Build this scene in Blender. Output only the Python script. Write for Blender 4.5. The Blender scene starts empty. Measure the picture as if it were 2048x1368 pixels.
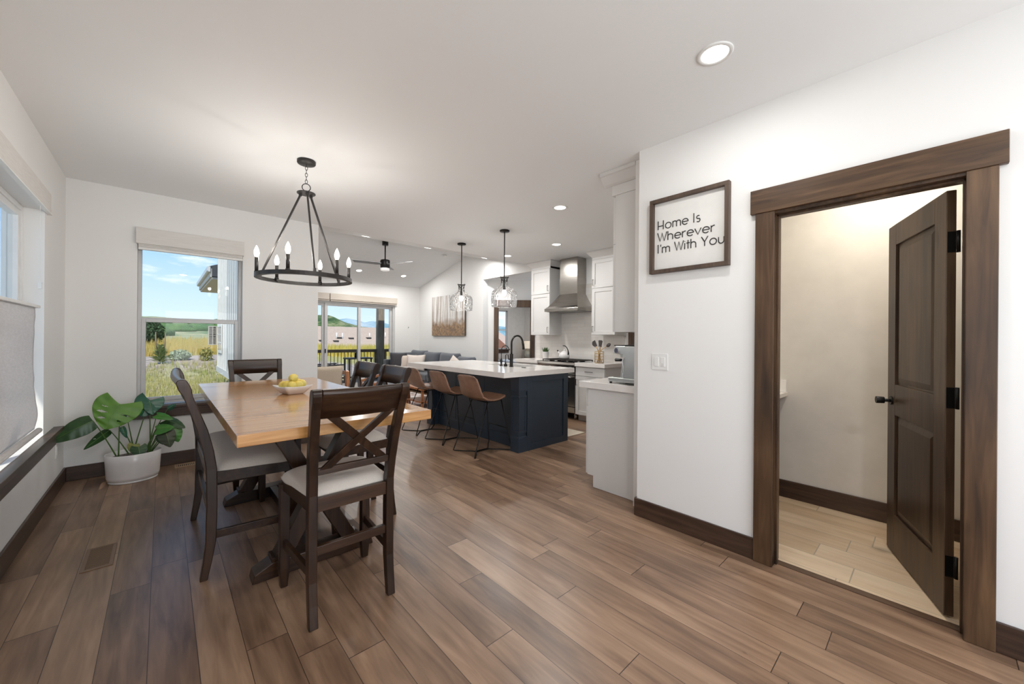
import bpy, bmesh, math, random
from mathutils import Vector, Matrix, noise as mnoise
PI = math.pi
random.seed(7)
SC = bpy.context.scene
COL = SC.collection

# ------------------------------------------------------------------ camera, world, sun, exposure
CAM_H = 1.33
F_PX = 770.35
YAW = math.radians(42.23)
ROLL = math.radians(0.446)
cam_data = bpy.data.cameras.new('camera')
cam = bpy.data.objects.new('camera', cam_data)
COL.objects.link(cam)
fwd = Vector((math.sin(YAW), math.cos(YAW), 0))
rgt = Vector((math.cos(YAW), -math.sin(YAW), 0))
up = Vector((0, 0, 1))
r2 = math.cos(ROLL) * rgt + math.sin(ROLL) * up
u2 = -math.sin(ROLL) * rgt + math.cos(ROLL) * up
m4 = Matrix(((r2.x, u2.x, -fwd.x, 0), (r2.y, u2.y, -fwd.y, 0), (r2.z, u2.z, -fwd.z, CAM_H), (0, 0, 0, 1)))
cam.matrix_world = m4
cam_data.sensor_fit = 'HORIZONTAL'
cam_data.sensor_width = 36.0
cam_data.lens = 36.0 * F_PX / 2048.0
cam_data.shift_y = -7.27 / 2048.0
cam_data.clip_start = 0.02
cam_data.clip_end = 3000
SC.camera = cam

SC.view_settings.view_transform = 'Standard'
SC.view_settings.look = 'None'
SC.view_settings.gamma = 1.0
SC.view_settings.use_curve_mapping = False
SC.view_settings.exposure = 0.38
try:
    SC.cycles.use_denoising = True
    SC.cycles.denoiser = 'OPENIMAGEDENOISE'
    SC.cycles.max_bounces = 10
    SC.cycles.diffuse_bounces = 6
    SC.cycles.glossy_bounces = 4
    SC.cycles.transparent_max_bounces = 12
    SC.cycles.transmission_bounces = 4
    SC.cycles.sample_clamp_indirect = 2.0
    SC.cycles.caustics_reflective = False
    SC.cycles.caustics_refractive = False
    SC.cycles.denoising_prefilter = 'ACCURATE'
    SC.cycles.use_adaptive_sampling = False
    SC.cycles.adaptive_threshold = 0.02
except Exception:
    pass

world = bpy.data.worlds.new('world')
SC.world = world
world.use_nodes = True
wt = world.node_tree
wt.nodes.clear()
def wn(t, **kw):
    n = wt.nodes.new(t)
    for k, v in kw.items():
        setattr(n, k, v)
    return n
w_out = wn('ShaderNodeOutputWorld'); w_bg = wn('ShaderNodeBackground')
w_tc = wn('ShaderNodeTexCoord'); w_sep = wn('ShaderNodeSeparateXYZ')
wt.links.new(w_tc.outputs['Generated'], w_sep.inputs[0])
w_ramp = wn('ShaderNodeValToRGB')
els = w_ramp.color_ramp.elements
els[0].position = 0.0; els[0].color = (0.72, 0.83, 0.93, 1)
els[1].position = 1.0; els[1].color = (0.10, 0.24, 0.62, 1)
e = els.new(0.07); e.color = (0.58, 0.75, 0.94, 1)
e = els.new(0.20); e.color = (0.32, 0.57, 0.91, 1)
e = els.new(0.42); e.color = (0.19, 0.41, 0.80, 1)
wt.links.new(w_sep.outputs['Z'], w_ramp.inputs['Fac'])
w_map = wn('ShaderNodeMapping'); w_map.inputs['Scale'].default_value = (1.0, 1.0, 3.6)
w_map.inputs['Location'].default_value = (0.35, 0.1, 0.2)
wt.links.new(w_tc.outputs['Generated'], w_map.inputs['Vector'])
w_no = wn('ShaderNodeTexNoise'); w_no.inputs['Scale'].default_value = 6.5
w_no.inputs['Detail'].default_value = 7.0; w_no.inputs['Roughness'].default_value = 0.55
wt.links.new(w_map.outputs[0], w_no.inputs['Vector'])
w_cr = wn('ShaderNodeValToRGB')
w_cr.color_ramp.elements[0].position = 0.55; w_cr.color_ramp.elements[0].color = (0, 0, 0, 1)
w_cr.color_ramp.elements[1].position = 0.68; w_cr.color_ramp.elements[1].color = (1, 1, 1, 1)
wt.links.new(w_no.outputs['Fac'], w_cr.inputs['Fac'])
w_mix = wn('ShaderNodeMixRGB'); w_mix.inputs['Color2'].default_value = (0.92, 0.94, 0.98, 1)
wt.links.new(w_cr.outputs['Color'], w_mix.inputs['Fac'])
wt.links.new(w_ramp.outputs['Color'], w_mix.inputs['Color1'])
wt.links.new(w_mix.outputs['Color'], w_bg.inputs['Color'])
w_bg.inputs['Strength'].default_value = 1.0
wt.links.new(w_bg.outputs[0], w_out.inputs['Surface'])

sun_d = bpy.data.lights.new('sun', 'SUN')
sun_d.energy = 3.7
sun_d.color = (1.0, 0.95, 0.86)
sun_d.angle = math.radians(0.6)
sun = bpy.data.objects.new('sun', sun_d)
COL.objects.link(sun)
sun.rotation_euler = Vector((-0.27, -0.58, 0.77)).to_track_quat('Z', 'Y').to_euler()

P_CAN = 12.5      # watts of one recessed ceiling light
P_BULB = 2.8      # watts of one chandelier bulb
P_PEND = 4.0
P_FILL = 75.0     # base watts of the fill lights added behind the camera

# ------------------------------------------------------------------ materials
MATS = {}
def _new(name):
    m = bpy.data.materials.new(name); m.use_nodes = True
    nt = m.node_tree; b = nt.nodes['Principled BSDF']
    return m, nt, b
def rgb(h):
    h = h.lstrip('#')
    out = []
    for i in (0, 2, 4):
        c = int(h[i:i + 2], 16) / 255
        out.append(c / 12.92 if c <= 0.04045 else ((c + 0.055) / 1.055) ** 2.4)
    return (*out, 1)
def C4(c):
    return rgb(c) if isinstance(c, str) else (*c, 1)[:4]
def N(nt, t, **kw):
    n = nt.nodes.new(t)
    for k, v in kw.items():
        if k.startswith('i_'):
            n.inputs[k[2:].replace('_', ' ')].default_value = v
        else:
            setattr(n, k, v)
    return n
def coords(nt, scale=(1, 1, 1), loc=(0, 0, 0), src='Object', rot=(0, 0, 0)):
    tc = N(nt, 'ShaderNodeTexCoord'); mp = N(nt, 'ShaderNodeMapping')
    mp.inputs['Scale'].default_value = scale; mp.inputs['Location'].default_value = loc
    mp.inputs['Rotation'].default_value = rot
    nt.links.new(tc.outputs[src], mp.inputs['Vector'])
    return mp.outputs['Vector']
def ramp(nt, fac, stops):
    r = N(nt, 'ShaderNodeValToRGB')
    e = r.color_ramp.elements
    e[0].position, e[0].color = stops[0][0], C4(stops[0][1])
    e[1].position, e[1].color = stops[-1][0], C4(stops[-1][1])
    for p, c in stops[1:-1]:
        x = e.new(p); x.color = C4(c)
    nt.links.new(fac, r.inputs['Fac'])
    return r.outputs['Color']
def bump(nt, b, h, strength=0.1, dist=0.01):
    bm = N(nt, 'ShaderNodeBump'); bm.inputs['Strength'].default_value = strength
    bm.inputs['Distance'].default_value = dist
    nt.links.new(h, bm.inputs['Height']); nt.links.new(bm.outputs['Normal'], b.inputs['Normal'])
def plain(name, col, rough=0.5, metal=0.0, spec=0.5, c2=None, nscale=8.0, bs=0.0, bscale=60.0, coat=0.0, stretch=(1, 1, 1), sheen=0.0):
    if name in MATS: return MATS[name]
    m, nt, b = _new(name)
    b.inputs['Base Color'].default_value = C4(col)
    b.inputs['Roughness'].default_value = rough; b.inputs['Metallic'].default_value = metal
    b.inputs['Specular IOR Level'].default_value = spec
    b.inputs['Coat Weight'].default_value = coat; b.inputs['Coat Roughness'].default_value = 0.15
    b.inputs['Sheen Weight'].default_value = sheen
    v = coords(nt, stretch)
    no = N(nt, 'ShaderNodeTexNoise', i_Scale=nscale, i_Detail=4.0)
    nt.links.new(v, no.inputs['Vector'])
    c1 = C4(col)
    c2 = C4(c2) if c2 else tuple(min(1, x * 0.94) for x in c1[:3]) + (1,)
    nt.links.new(ramp(nt, no.outputs['Fac'], [(0.35, c1[:3]), (0.7, c2[:3])]), b.inputs['Base Color'])
    if bs:
        n2 = N(nt, 'ShaderNodeTexNoise', i_Scale=bscale, i_Detail=3.0)
        nt.links.new(v, n2.inputs['Vector']); bump(nt, b, n2.outputs['Fac'], bs, 0.004)
    MATS[name] = m
    return m
def wood(name, cols, axis='z', rough=0.4, sc=1.0, knots=False, spec=0.5, coat=0.0, bs=0.08, blotch=0.35):
    if name in MATS: return MATS[name]
    m, nt, b = _new(name)
    s = {'x': (0.9, 14, 14), 'y': (14, 0.9, 14), 'z': (14, 14, 0.9)}[axis]
    v = coords(nt, tuple(k * sc for k in s))
    g = N(nt, 'ShaderNodeTexNoise', i_Scale=2.2, i_Detail=7.0, i_Roughness=0.6, i_Distortion=0.7)
    nt.links.new(v, g.inputs['Vector'])
    s2 = {'x': (1.3, 5, 5), 'y': (5, 1.3, 5), 'z': (5, 5, 1.3)}[axis]
    v2 = coords(nt, tuple(k * sc for k in s2), (3.1, 1.7, 0.4))
    g2 = N(nt, 'ShaderNodeTexNoise', i_Scale=1.1, i_Detail=3.0)
    nt.links.new(v2, g2.inputs['Vector'])
    mx = N(nt, 'ShaderNodeMixRGB'); mx.inputs['Fac'].default_value = blotch
    nt.links.new(g.outputs['Fac'], mx.inputs['Color1']); nt.links.new(g2.outputs['Fac'], mx.inputs['Color2'])
    n = len(cols)
    colr = ramp(nt, mx.outputs['Color'], [(0.34 + 0.32 * i / (n - 1), c) for i, c in enumerate(cols)])
    if knots:
        v3 = coords(nt, tuple(k * 0.5 for k in s2), (0.3, 0.9, 0.2))
        vo = N(nt, 'ShaderNodeTexVoronoi', i_Scale=2.6)
        nt.links.new(v3, vo.inputs['Vector'])
        kr = ramp(nt, vo.outputs['Distance'], [(0.03, (0.12, 0.1, 0.1)), (0.11, (1, 1, 1))])
        mu = N(nt, 'ShaderNodeMixRGB', blend_type='MULTIPLY'); mu.inputs['Fac'].default_value = 0.85
        nt.links.new(colr, mu.inputs['Color1']); nt.links.new(kr, mu.inputs['Color2'])
        colr = mu.outputs['Color']
    nt.links.new(colr, b.inputs['Base Color'])
    b.inputs['Roughness'].default_value = rough; b.inputs['Specular IOR Level'].default_value = spec
    b.inputs['Coat Weight'].default_value = coat; b.inputs['Coat Roughness'].default_value = 0.12
    if bs: bump(nt, b, g.outputs['Fac'], bs, 0.002)
    MATS[name] = m
    return m
def mth(nt, op, a, b=None):
    n = N(nt, 'ShaderNodeMath', operation=op)
    for i, x in enumerate((a, b)):
        if x is None: continue
        if isinstance(x, (int, float)): n.inputs[i].default_value = x
        else: nt.links.new(x, n.inputs[i])
    return n.outputs[0]
def planks(name, w, L, x0, cols, seam, gap, rough, along='y', grain=1.0, spec=0.5, wave=0.25, rvar=0.1):
    m, nt, b = _new(name)
    tc = N(nt, 'ShaderNodeTexCoord'); sp = N(nt, 'ShaderNodeSeparateXYZ')
    nt.links.new(tc.outputs['Object'], sp.inputs[0])
    X, Y = sp.outputs['X'], sp.outputs['Y']
    if along == 'x': X, Y = Y, X
    u = mth(nt, 'DIVIDE', mth(nt, 'SUBTRACT', X, x0), w)
    row = mth(nt, 'FLOOR', u); fu = mth(nt, 'FRACT', u)
    wn1 = N(nt, 'ShaderNodeTexWhiteNoise', noise_dimensions='1D'); nt.links.new(row, wn1.inputs['W'])
    v = mth(nt, 'ADD', mth(nt, 'DIVIDE', Y, L), mth(nt, 'MULTIPLY', wn1.outputs['Value'], 9.7))
    # alternate long and short boards
    colm = mth(nt, 'FLOOR', v); fv = mth(nt, 'FRACT', v)
    cb = N(nt, 'ShaderNodeCombineXYZ'); nt.links.new(row, cb.inputs[0]); nt.links.new(colm, cb.inputs[1])
    wn2 = N(nt, 'ShaderNodeTexWhiteNoise', noise_dimensions='3D'); nt.links.new(cb.outputs[0], wn2.inputs['Vector'])
    seed = wn2.outputs['Value']
    # seams
    e1 = mth(nt, 'LESS_THAN', mth(nt, 'MINIMUM', fu, mth(nt, 'SUBTRACT', 1.0, fu)), gap / w)
    e2 = mth(nt, 'LESS_THAN', mth(nt, 'MINIMUM', fv, mth(nt, 'SUBTRACT', 1.0, fv)), 1.5 * gap / L)
    sm = mth(nt, 'MAXIMUM', e1, e2)
    # grain
    cb2 = N(nt, 'ShaderNodeCombineXYZ')
    nt.links.new(mth(nt, 'MULTIPLY', X, 16.0 * grain), cb2.inputs[0])
    nt.links.new(mth(nt, 'MULTIPLY', Y, 1.6 * grain), cb2.inputs[1])
    nt.links.new(mth(nt, 'MULTIPLY', seed, 40.0), cb2.inputs[2])
    g = N(nt, 'ShaderNodeTexNoise', i_Scale=1.6, i_Detail=5.0, i_Roughness=0.55, i_Distortion=0.5)
    nt.links.new(cb2.outputs[0], g.inputs['Vector'])
    cb3 = N(nt, 'ShaderNodeCombineXYZ')
    nt.links.new(mth(nt, 'MULTIPLY', X, 6.0), cb3.inputs[0])
    nt.links.new(mth(nt, 'MULTIPLY', Y, 1.3), cb3.inputs[1])
    nt.links.new(mth(nt, 'MULTIPLY', seed, 17.0), cb3.inputs[2])
    g2 = N(nt, 'ShaderNodeTexNoise', i_Scale=1.2, i_Detail=2.0, i_Roughness=0.4, i_Distortion=0.3)
    nt.links.new(cb3.outputs[0], g2.inputs['Vector'])
    f = mth(nt, 'ADD', mth(nt, 'MULTIPLY', seed, 0.24), mth(nt, 'ADD', mth(nt, 'MULTIPLY', g.outputs['Fac'], 0.55), mth(nt, 'MULTIPLY', g2.outputs['Fac'], 0.50)))
    n = len(cols)
    col = ramp(nt, f, [(0.36 + 0.54 * i / (n - 1), c) for i, c in enumerate(cols)])
    # small dark knots
    vo = N(nt, 'ShaderNodeTexVoronoi', i_Scale=1.3)
    cb4 = N(nt, 'ShaderNodeCombineXYZ')
    nt.links.new(mth(nt, 'MULTIPLY', X, 2.4), cb4.inputs[0]); nt.links.new(mth(nt, 'MULTIPLY', Y, 1.5), cb4.inputs[1])
    nt.links.new(cb4.outputs[0], vo.inputs['Vector'])
    kr = ramp(nt, vo.outputs['Distance'], [(0.012, (0.25, 0.2, 0.18)), (0.035, (1, 1, 1))])
    mu = N(nt, 'ShaderNodeMixRGB', blend_type='MULTIPLY'); mu.inputs['Fac'].default_value = 0.7
    nt.links.new(col, mu.inputs['Color1']); nt.links.new(kr, mu.inputs['Color2'])
    mx = N(nt, 'ShaderNodeMixRGB'); nt.links.new(sm, mx.inputs['Fac'])
    nt.links.new(mu.outputs['Color'], mx.inputs['Color1']); mx.inputs['Color2'].default_value = C4(seam)
    nt.links.new(mx.outputs['Color'], b.inputs['Base Color'])
    rr = mth(nt, 'ADD', rough - rvar / 2, mth(nt, 'MULTIPLY', g2.outputs['Fac'], rvar))
    nt.links.new(rr, b.inputs['Roughness'])
    b.inputs['Specular IOR Level'].default_value = spec
    # hand-scraped ripple and seam groove
    cb5 = N(nt, 'ShaderNodeCombineXYZ')
    nt.links.new(mth(nt, 'MULTIPLY', X, 30.0), cb5.inputs[0]); nt.links.new(mth(nt, 'MULTIPLY', Y, 4.0), cb5.inputs[1])
    nt.links.new(mth(nt, 'MULTIPLY', seed, 11.0), cb5.inputs[2])
    g3 = N(nt, 'ShaderNodeTexNoise', i_Scale=1.0, i_Detail=1.0)
    nt.links.new(cb5.outputs[0], g3.inputs['Vector'])
    h = mth(nt, 'SUBTRACT', mth(nt, 'MULTIPLY', g3.outputs['Fac'], wave), mth(nt, 'MULTIPLY', sm, 0.6))
    bump(nt, b, h, 0.35, 0.004)
    MATS[name] = m
    return m
def emis(name, col, strength):
    if name in MATS: return MATS[name]
    m, nt, b = _new(name)
    b.inputs['Base Color'].default_value = C4(col)
    b.inputs['Emission Color'].default_value = C4(col); b.inputs['Emission Strength'].default_value = strength
    m.cycles.emission_sampling = 'NONE'
    MATS[name] = m
    return m
def thin_glass(name, tint=(1, 1, 1), refl=1.0, rough=0.0, bs=0.0, bscale=30, ior=1.45, milk=0.0):
    if name in MATS: return MATS[name]
    m = bpy.data.materials.new(name); m.use_nodes = True
    nt = m.node_tree; nt.nodes.clear()
    o = N(nt, 'ShaderNodeOutputMaterial'); t = N(nt, 'ShaderNodeBsdfTransparent'); g = N(nt, 'ShaderNodeBsdfGlossy')
    t.inputs['Color'].default_value = C4(tint); g.inputs['Roughness'].default_value = rough
    fr = N(nt, 'ShaderNodeFresnel'); fr.inputs['IOR'].default_value = ior
    mu = mth(nt, 'MULTIPLY', fr.outputs[0], refl)
    mx = N(nt, 'ShaderNodeMixShader')
    nt.links.new(mu, mx.inputs[0]); nt.links.new(t.outputs[0], mx.inputs[1]); nt.links.new(g.outputs[0], mx.inputs[2])
    last = mx.outputs[0]
    if milk:
        d = N(nt, 'ShaderNodeBsdfDiffuse'); d.inputs['Color'].default_value = (0.9, 0.9, 0.9, 1)
        m2 = N(nt, 'ShaderNodeMixShader'); m2.inputs[0].default_value = milk
        nt.links.new(last, m2.inputs[1]); nt.links.new(d.outputs[0], m2.inputs[2]); last = m2.outputs[0]
    nt.links.new(last, o.inputs['Surface'])
    if bs:
        v = coords(nt); no = N(nt, 'ShaderNodeTexVoronoi', i_Scale=bscale)
        nt.links.new(v, no.inputs['Vector'])
        bmp = N(nt, 'ShaderNodeBump'); bmp.inputs['Strength'].default_value = bs; bmp.inputs['Distance'].default_value = 0.01
        nt.links.new(no.outputs['Distance'], bmp.inputs['Height'])
        nt.links.new(bmp.outputs[0], g.inputs['Normal']); nt.links.new(bmp.outputs[0], fr.inputs['Normal'])
    MATS[name] = m
    return m

WALL = plain('wall_paint', (0.82, 0.815, 0.80), 0.6, bs=0.05, bscale=170, nscale=0.8, c2=(0.815, 0.81, 0.795), spec=0.3)
CEIL = plain('ceiling_paint', (0.86, 0.868, 0.868), 0.62, bs=0.05, bscale=120, nscale=0.8, c2=(0.855, 0.863, 0.863), spec=0.3)
CABW = plain('cabinet_white', (0.68, 0.67, 0.655), 0.38, c2=(0.675, 0.665, 0.65))
ALDER_X = ALDER_Y = ALDER_Z = None
AL = [(0.022, 0.011, 0.005), (0.072, 0.037, 0.017), (0.145, 0.082, 0.040)]
ALDER_X = wood('alder_wood_x', AL, 'x', 0.40, 1.0, True, blotch=0.55)
ALDER_Y = wood('alder_wood_y', AL, 'y', 0.38, 1.0, True)
ALDER_Z = wood('alder_wood_z', AL, 'z', 0.40, 1.0, True, blotch=0.55)
BASEB_X = wood('baseboard_wood_x', [(0.025, 0.013, 0.009), (0.05, 0.027, 0.017), (0.085, 0.048, 0.03)], 'x', 0.35, 1.0, True)
BASEB_Y = wood('baseboard_wood_y', [(0.025, 0.013, 0.009), (0.05, 0.027, 0.017), (0.085, 0.048, 0.03)], 'y', 0.35, 1.0, True)
ESP = wood('espresso_wood', [(0.010, 0.005, 0.003), (0.027, 0.012, 0.006), (0.058, 0.027, 0.013)], 'z', 0.31, 1.0, False, 0.4, 0.0, 0.03)
ESPX = wood('espresso_wood_x', [(0.010, 0.005, 0.003), (0.027, 0.012, 0.006), (0.058, 0.027, 0.013)], 'x', 0.31, 1.0, False, 0.4, 0.0, 0.03)
HONEY = wood('honey_table_wood', [(0.33, 0.145, 0.042), (0.50, 0.25, 0.085), (0.62, 0.35, 0.135)], 'x', 0.18, 1.2, False, 0.5, 0.35, 0.03)
FLOORM = planks('hardwood_floor', 0.154, 1.25, 0.117, [(0.070, 0.040, 0.025), (0.165, 0.098, 0.061), (0.262, 0.164, 0.104), (0.38, 0.250, 0.166)], (0.03, 0.017, 0.011), 0.0012, 0.325, spec=0.5, wave=0.3, rvar=0.08)
TILEF = planks('powder_tile_floor', 0.20, 0.9, 2.80, [(0.48, 0.34, 0.21), (0.61, 0.46, 0.31), (0.72, 0.58, 0.42)], (0.40, 0.33, 0.25), 0.002, 0.4, spec=0.4, wave=0.02)
QUARTZ = plain('quartz_white', (0.86, 0.83, 0.80), 0.12, c2=(0.83, 0.80, 0.765), nscale=14, spec=0.5)
NAVY = plain('navy_paint', (0.021, 0.034, 0.052), 0.33, c2=(0.019, 0.031, 0.048))
STEEL = plain('stainless_steel', (0.40, 0.375, 0.345), 0.20, 1.0, stretch=(1, 1, 60), nscale=5, c2=(0.33, 0.31, 0.285))
CHROME = plain('polished_chrome', (0.75, 0.75, 0.76), 0.1, 1.0)
BLACKM = plain('matte_black_metal', (0.012, 0.011, 0.010), 0.4, 0.6)
IRON = plain('dark_bronze_metal', (0.055, 0.05, 0.048), 0.42, 0.7, c2=(0.04, 0.037, 0.035), nscale=30)
LINEN = plain('seat_linen', (0.60, 0.55, 0.49), 0.85, c2=(0.55, 0.50, 0.45), nscale=180, bs=0.12, bscale=500, sheen=0.3)
LEATHER = plain('tan_leather', (0.29, 0.165, 0.108), 0.42, c2=(0.22, 0.115, 0.072), nscale=14, bs=0.1, bscale=220)
VINYL = plain('vinyl_window_frame', (0.60, 0.60, 0.60), 0.35)
WGLASS = thin_glass('window_glass', (0.97, 0.985, 0.98), 0.4, 0.0, ior=1.35)
WGLASS2 = thin_glass('side_window_glass', (0.97, 0.985, 0.98), 0.25, 0.0, ior=1.3)
SHADE = plain('shade_fabric', (0.74, 0.72, 0.69), 0.8, c2=(0.66, 0.64, 0.61), nscale=9, stretch=(1, 1, 24), bs=0.15, bscale=90)
WHITEP = plain('white_plastic', (0.82, 0.82, 0.80), 0.35)
CERAMIC = plain('white_ceramic', (0.82, 0.80, 0.79), 0.18)
DARKGL = plain('dark_glass', (0.008, 0.008, 0.009), 0.08)
SLATE = plain('dark_grey_cloth', (0.055, 0.062, 0.075), 0.9, c2=(0.08, 0.088, 0.10), nscale=120, bs=0.1, bscale=300, sheen=0.3)
CREAM = plain('cream_cloth', (0.66, 0.57, 0.50), 0.9, c2=(0.60, 0.52, 0.45), nscale=60, bs=0.12, bscale=300)

# ------------------------------------------------------------------ mesh and object helpers
def wloc(o):
    v = Vector((0, 0, 0))
    while o is not None:
        v += o.location; o = o.parent
    return v
class MB:
    def __init__(s):
        s.v = []; s.f = []; s.sm = []; s.mi = []; s.cur = 0
    def add(s, vs, fs, smooth=False):
        o = len(s.v)
        s.v += [tuple(p) for p in vs]
        for f in fs:
            s.f.append(tuple(i + o for i in f)); s.sm.append(smooth); s.mi.append(s.cur)
        return s
    def box(s, x0, x1, y0, y1, z0, z1):
        if x0 > x1: x0, x1 = x1, x0
        if y0 > y1: y0, y1 = y1, y0
        if z0 > z1: z0, z1 = z1, z0
        vs = [(x0, y0, z0), (x1, y0, z0), (x1, y1, z0), (x0, y1, z0), (x0, y0, z1), (x1, y0, z1), (x1, y1, z1), (x0, y1, z1)]
        return s.add(vs, [(0, 3, 2, 1), (4, 5, 6, 7), (0, 1, 5, 4), (1, 2, 6, 5), (2, 3, 7, 6), (3, 0, 4, 7)])
    def bar(s, p, q, w, h, upv=(0, 0, 1), w2=None, h2=None):
        p = Vector(p); q = Vector(q); d = (q - p).normalized()
        a = d.cross(Vector(upv))
        if a.length < 1e-5: a = Vector((1, 0, 0))
        a.normalize(); b = a.cross(d).normalized()
        w2 = w if w2 is None else w2; h2 = h if h2 is None else h2
        vs = [p + a * i * w / 2 + b * j * h / 2 for i, j in ((-1, -1), (1, -1), (1, 1), (-1, 1))]
        vs += [q + a * i * w2 / 2 + b * j * h2 / 2 for i, j in ((-1, -1), (1, -1), (1, 1), (-1, 1))]
        return s.add(vs, [(0, 3, 2, 1), (4, 5, 6, 7), (0, 1, 5, 4), (1, 2, 6, 5), (2, 3, 7, 6), (3, 0, 4, 7)])
    def prism(s, poly, axis, a0, a1, smooth=False):
        def mk(p, t):
            return {'x': (t, p[0], p[1]), 'y': (p[0], t, p[1]), 'z': (p[0], p[1], t)}[axis]
        n = len(poly)
        vs = [mk(p, a0) for p in poly] + [mk(p, a1) for p in poly]
        s.add(vs, [tuple(range(n)), tuple(range(2 * n - 1, n - 1, -1))])
        o = len(s.v) - 2 * n
        for i in range(n):
            j = (i + 1) % n
            s.f.append((o + i, o + n + i, o + n + j, o + j)); s.sm.append(smooth); s.mi.append(s.cur)
        return s
    def tube(s, path, r, n=10, closed=False, cap=True, rs=None, flat=None):
        P = [Vector(p) for p in path]; m = len(P)
        vs = []; fs = []
        prev = None
        for i in range(m):
            if closed: d = P[(i + 1) % m] - P[i - 1]
            else: d = P[min(i + 1, m - 1)] - P[max(i - 1, 0)]
            if d.length < 1e-9: d = Vector((0, 0, 1))
            d.normalize()
            if prev is None:
                a = d.cross(Vector((0, 0, 1)))
                if a.length < 1e-3: a = d.cross(Vector((1, 0, 0)))
            else:
                a = prev - d * prev.dot(d)
                if a.length < 1e-5: a = d.cross(Vector((1, 0, 0)))
            a.normalize(); prev = a; b = d.cross(a)
            rr = rs[i] if rs else r
            for k in range(n):
                t = 2 * PI * k / n
                vs.append(P[i] + a * math.cos(t) * rr + b * math.sin(t) * rr * (flat or 1))
        for i in range(m if closed else m - 1):
            j = (i + 1) % m
            for k in range(n):
                l = (k + 1) % n
                fs.append((i * n + k, i * n + l, j * n + l, j * n + k))
        s.add(vs, fs, True)
        if cap and not closed:
            o = len(s.v) - m * n
            s.f.append(tuple(o + k for k in range(n - 1, -1, -1))); s.sm.append(False); s.mi.append(s.cur)
            s.f.append(tuple(o + (m - 1) * n + k for k in range(n))); s.sm.append(False); s.mi.append(s.cur)
        return s
    def cyl(s, p, q, r, r2=None, n=20):
        return s.tube([p, q], r, n, rs=[r, r if r2 is None else r2])
    def lathe(s, prof, c=(0, 0, 0), n=28, cap=True, sx=1.0, sy=1.0, smooth=True):
        vs = []; fs = []
        for r, z in prof:
            for k in range(n):
                t = 2 * PI * k / n
                vs.append((c[0] + r * sx * math.cos(t), c[1] + r * sy * math.sin(t), c[2] + z))
        m = len(prof)
        for i in range(m - 1):
            for k in range(n):
                l = (k + 1) % n
                fs.append((i * n + k, i * n + l, (i + 1) * n + l, (i + 1) * n + k))
        s.add(vs, fs, smooth)
        if cap:
            o = len(s.v) - m * n
            if prof[0][0] > 1e-4:
                s.f.append(tuple(o + k for k in range(n - 1, -1, -1))); s.sm.append(False); s.mi.append(s.cur)
            if prof[-1][0] > 1e-4:
                s.f.append(tuple(o + (m - 1) * n + k for k in range(n))); s.sm.append(False); s.mi.append(s.cur)
        return s
    def ell(s, c, r, n=16, m=10, rot=None):
        vs = []; fs = []
        R = rot or Matrix.Identity(3)
        for i in range(m + 1):
            ph = PI * i / m
            for k in range(n):
                t = 2 * PI * k / n
                p = Vector((r[0] * math.sin(ph) * math.cos(t), r[1] * math.sin(ph) * math.sin(t), r[2] * math.cos(ph)))
                vs.append(Vector(c) + R @ p)
        for i in range(m):
            for k in range(n):
                l = (k + 1) % n
                fs.append((i * n + k, (i + 1) * n + k, (i + 1) * n + l, i * n + l))
        return s.add(vs, fs, True)
    def grid(s, fn, nu, nv, smooth=True, keep=None):
        vs = [fn(i / nu, j / nv) for j in range(nv + 1) for i in range(nu + 1)]
        fs = []
        for j in range(nv):
            for i in range(nu):
                if keep is None or keep((i + .5) / nu, (j + .5) / nv):
                    a = j * (nu + 1) + i
                    fs.append((a, a + 1, a + nu + 2, a + nu + 1))
        return s.add(vs, fs, smooth)
    def pillow(s, c, sz, bulge=1.0, n=14, R=None, pinch=0.06):
        """cushion: sz = width x, depth y, thickness z"""
        R = R or Matrix.Identity(3)
        def fn(side):
            def f(u, v):
                a, b2 = 2 * u - 1, 2 * v - 1
                t = ((1 - abs(a) ** 3.0) * (1 - abs(b2) ** 3.0)) ** 0.5
                k = 1 - pinch * (1 - (a * b2) ** 2) * (max(abs(a), abs(b2)) ** 4)
                p = Vector((a * sz[0] / 2 * k, b2 * sz[1] / 2 * k, side * sz[2] / 2 * t * bulge))
                return Vector(c) + R @ p
            return f
        s.grid(fn(1), n, n); s.grid(lambda u, v: fn(-1)(1 - u, v), n, n)
        return s
    def build(s, name, mat, parent=None, bevel=0.0, seg=2, solid=0.0, sub=0, **tags):
        if parent is not None: off = wloc(parent)
        elif s.v:
            xs = [p[0] for p in s.v]; ys = [p[1] for p in s.v]; zs = [p[2] for p in s.v]
            off = Vector(((min(xs) + max(xs)) / 2, (min(ys) + max(ys)) / 2, min(zs)))
            if tags.get('kind') == 'structure': off = Vector((0, 0, 0))
        me = bpy.data.meshes.new(name)
        me.from_pydata([(p[0] - off.x, p[1] - off.y, p[2] - off.z) for p in s.v], [], s.f)
        me.polygons.foreach_set('use_smooth', s.sm)
        mats = mat if isinstance(mat, (list, tuple)) else [mat]
        for mm in mats: me.materials.append(mm)
        if len(mats) > 1: me.polygons.foreach_set('material_index', s.mi)
        me.update()
        b2 = bmesh.new(); b2.from_mesh(me)
        bmesh.ops.remove_doubles(b2, verts=b2.verts, dist=1e-6)
        bmesh.ops.recalc_face_normals(b2, faces=b2.faces)
        b2.to_mesh(me); b2.free()
        o = bpy.data.objects.new(name, me)
        COL.objects.link(o)
        if parent is not None: o.parent = parent
        else: o.location = off
        if solid:
            md = o.modifiers.new('solid', 'SOLIDIFY'); md.thickness = solid; md.offset = 0
        if bevel:
            md = o.modifiers.new('bevel', 'BEVEL'); md.width = bevel; md.segments = seg
            md.limit_method = 'ANGLE'; md.angle_limit = math.radians(40)
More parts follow.
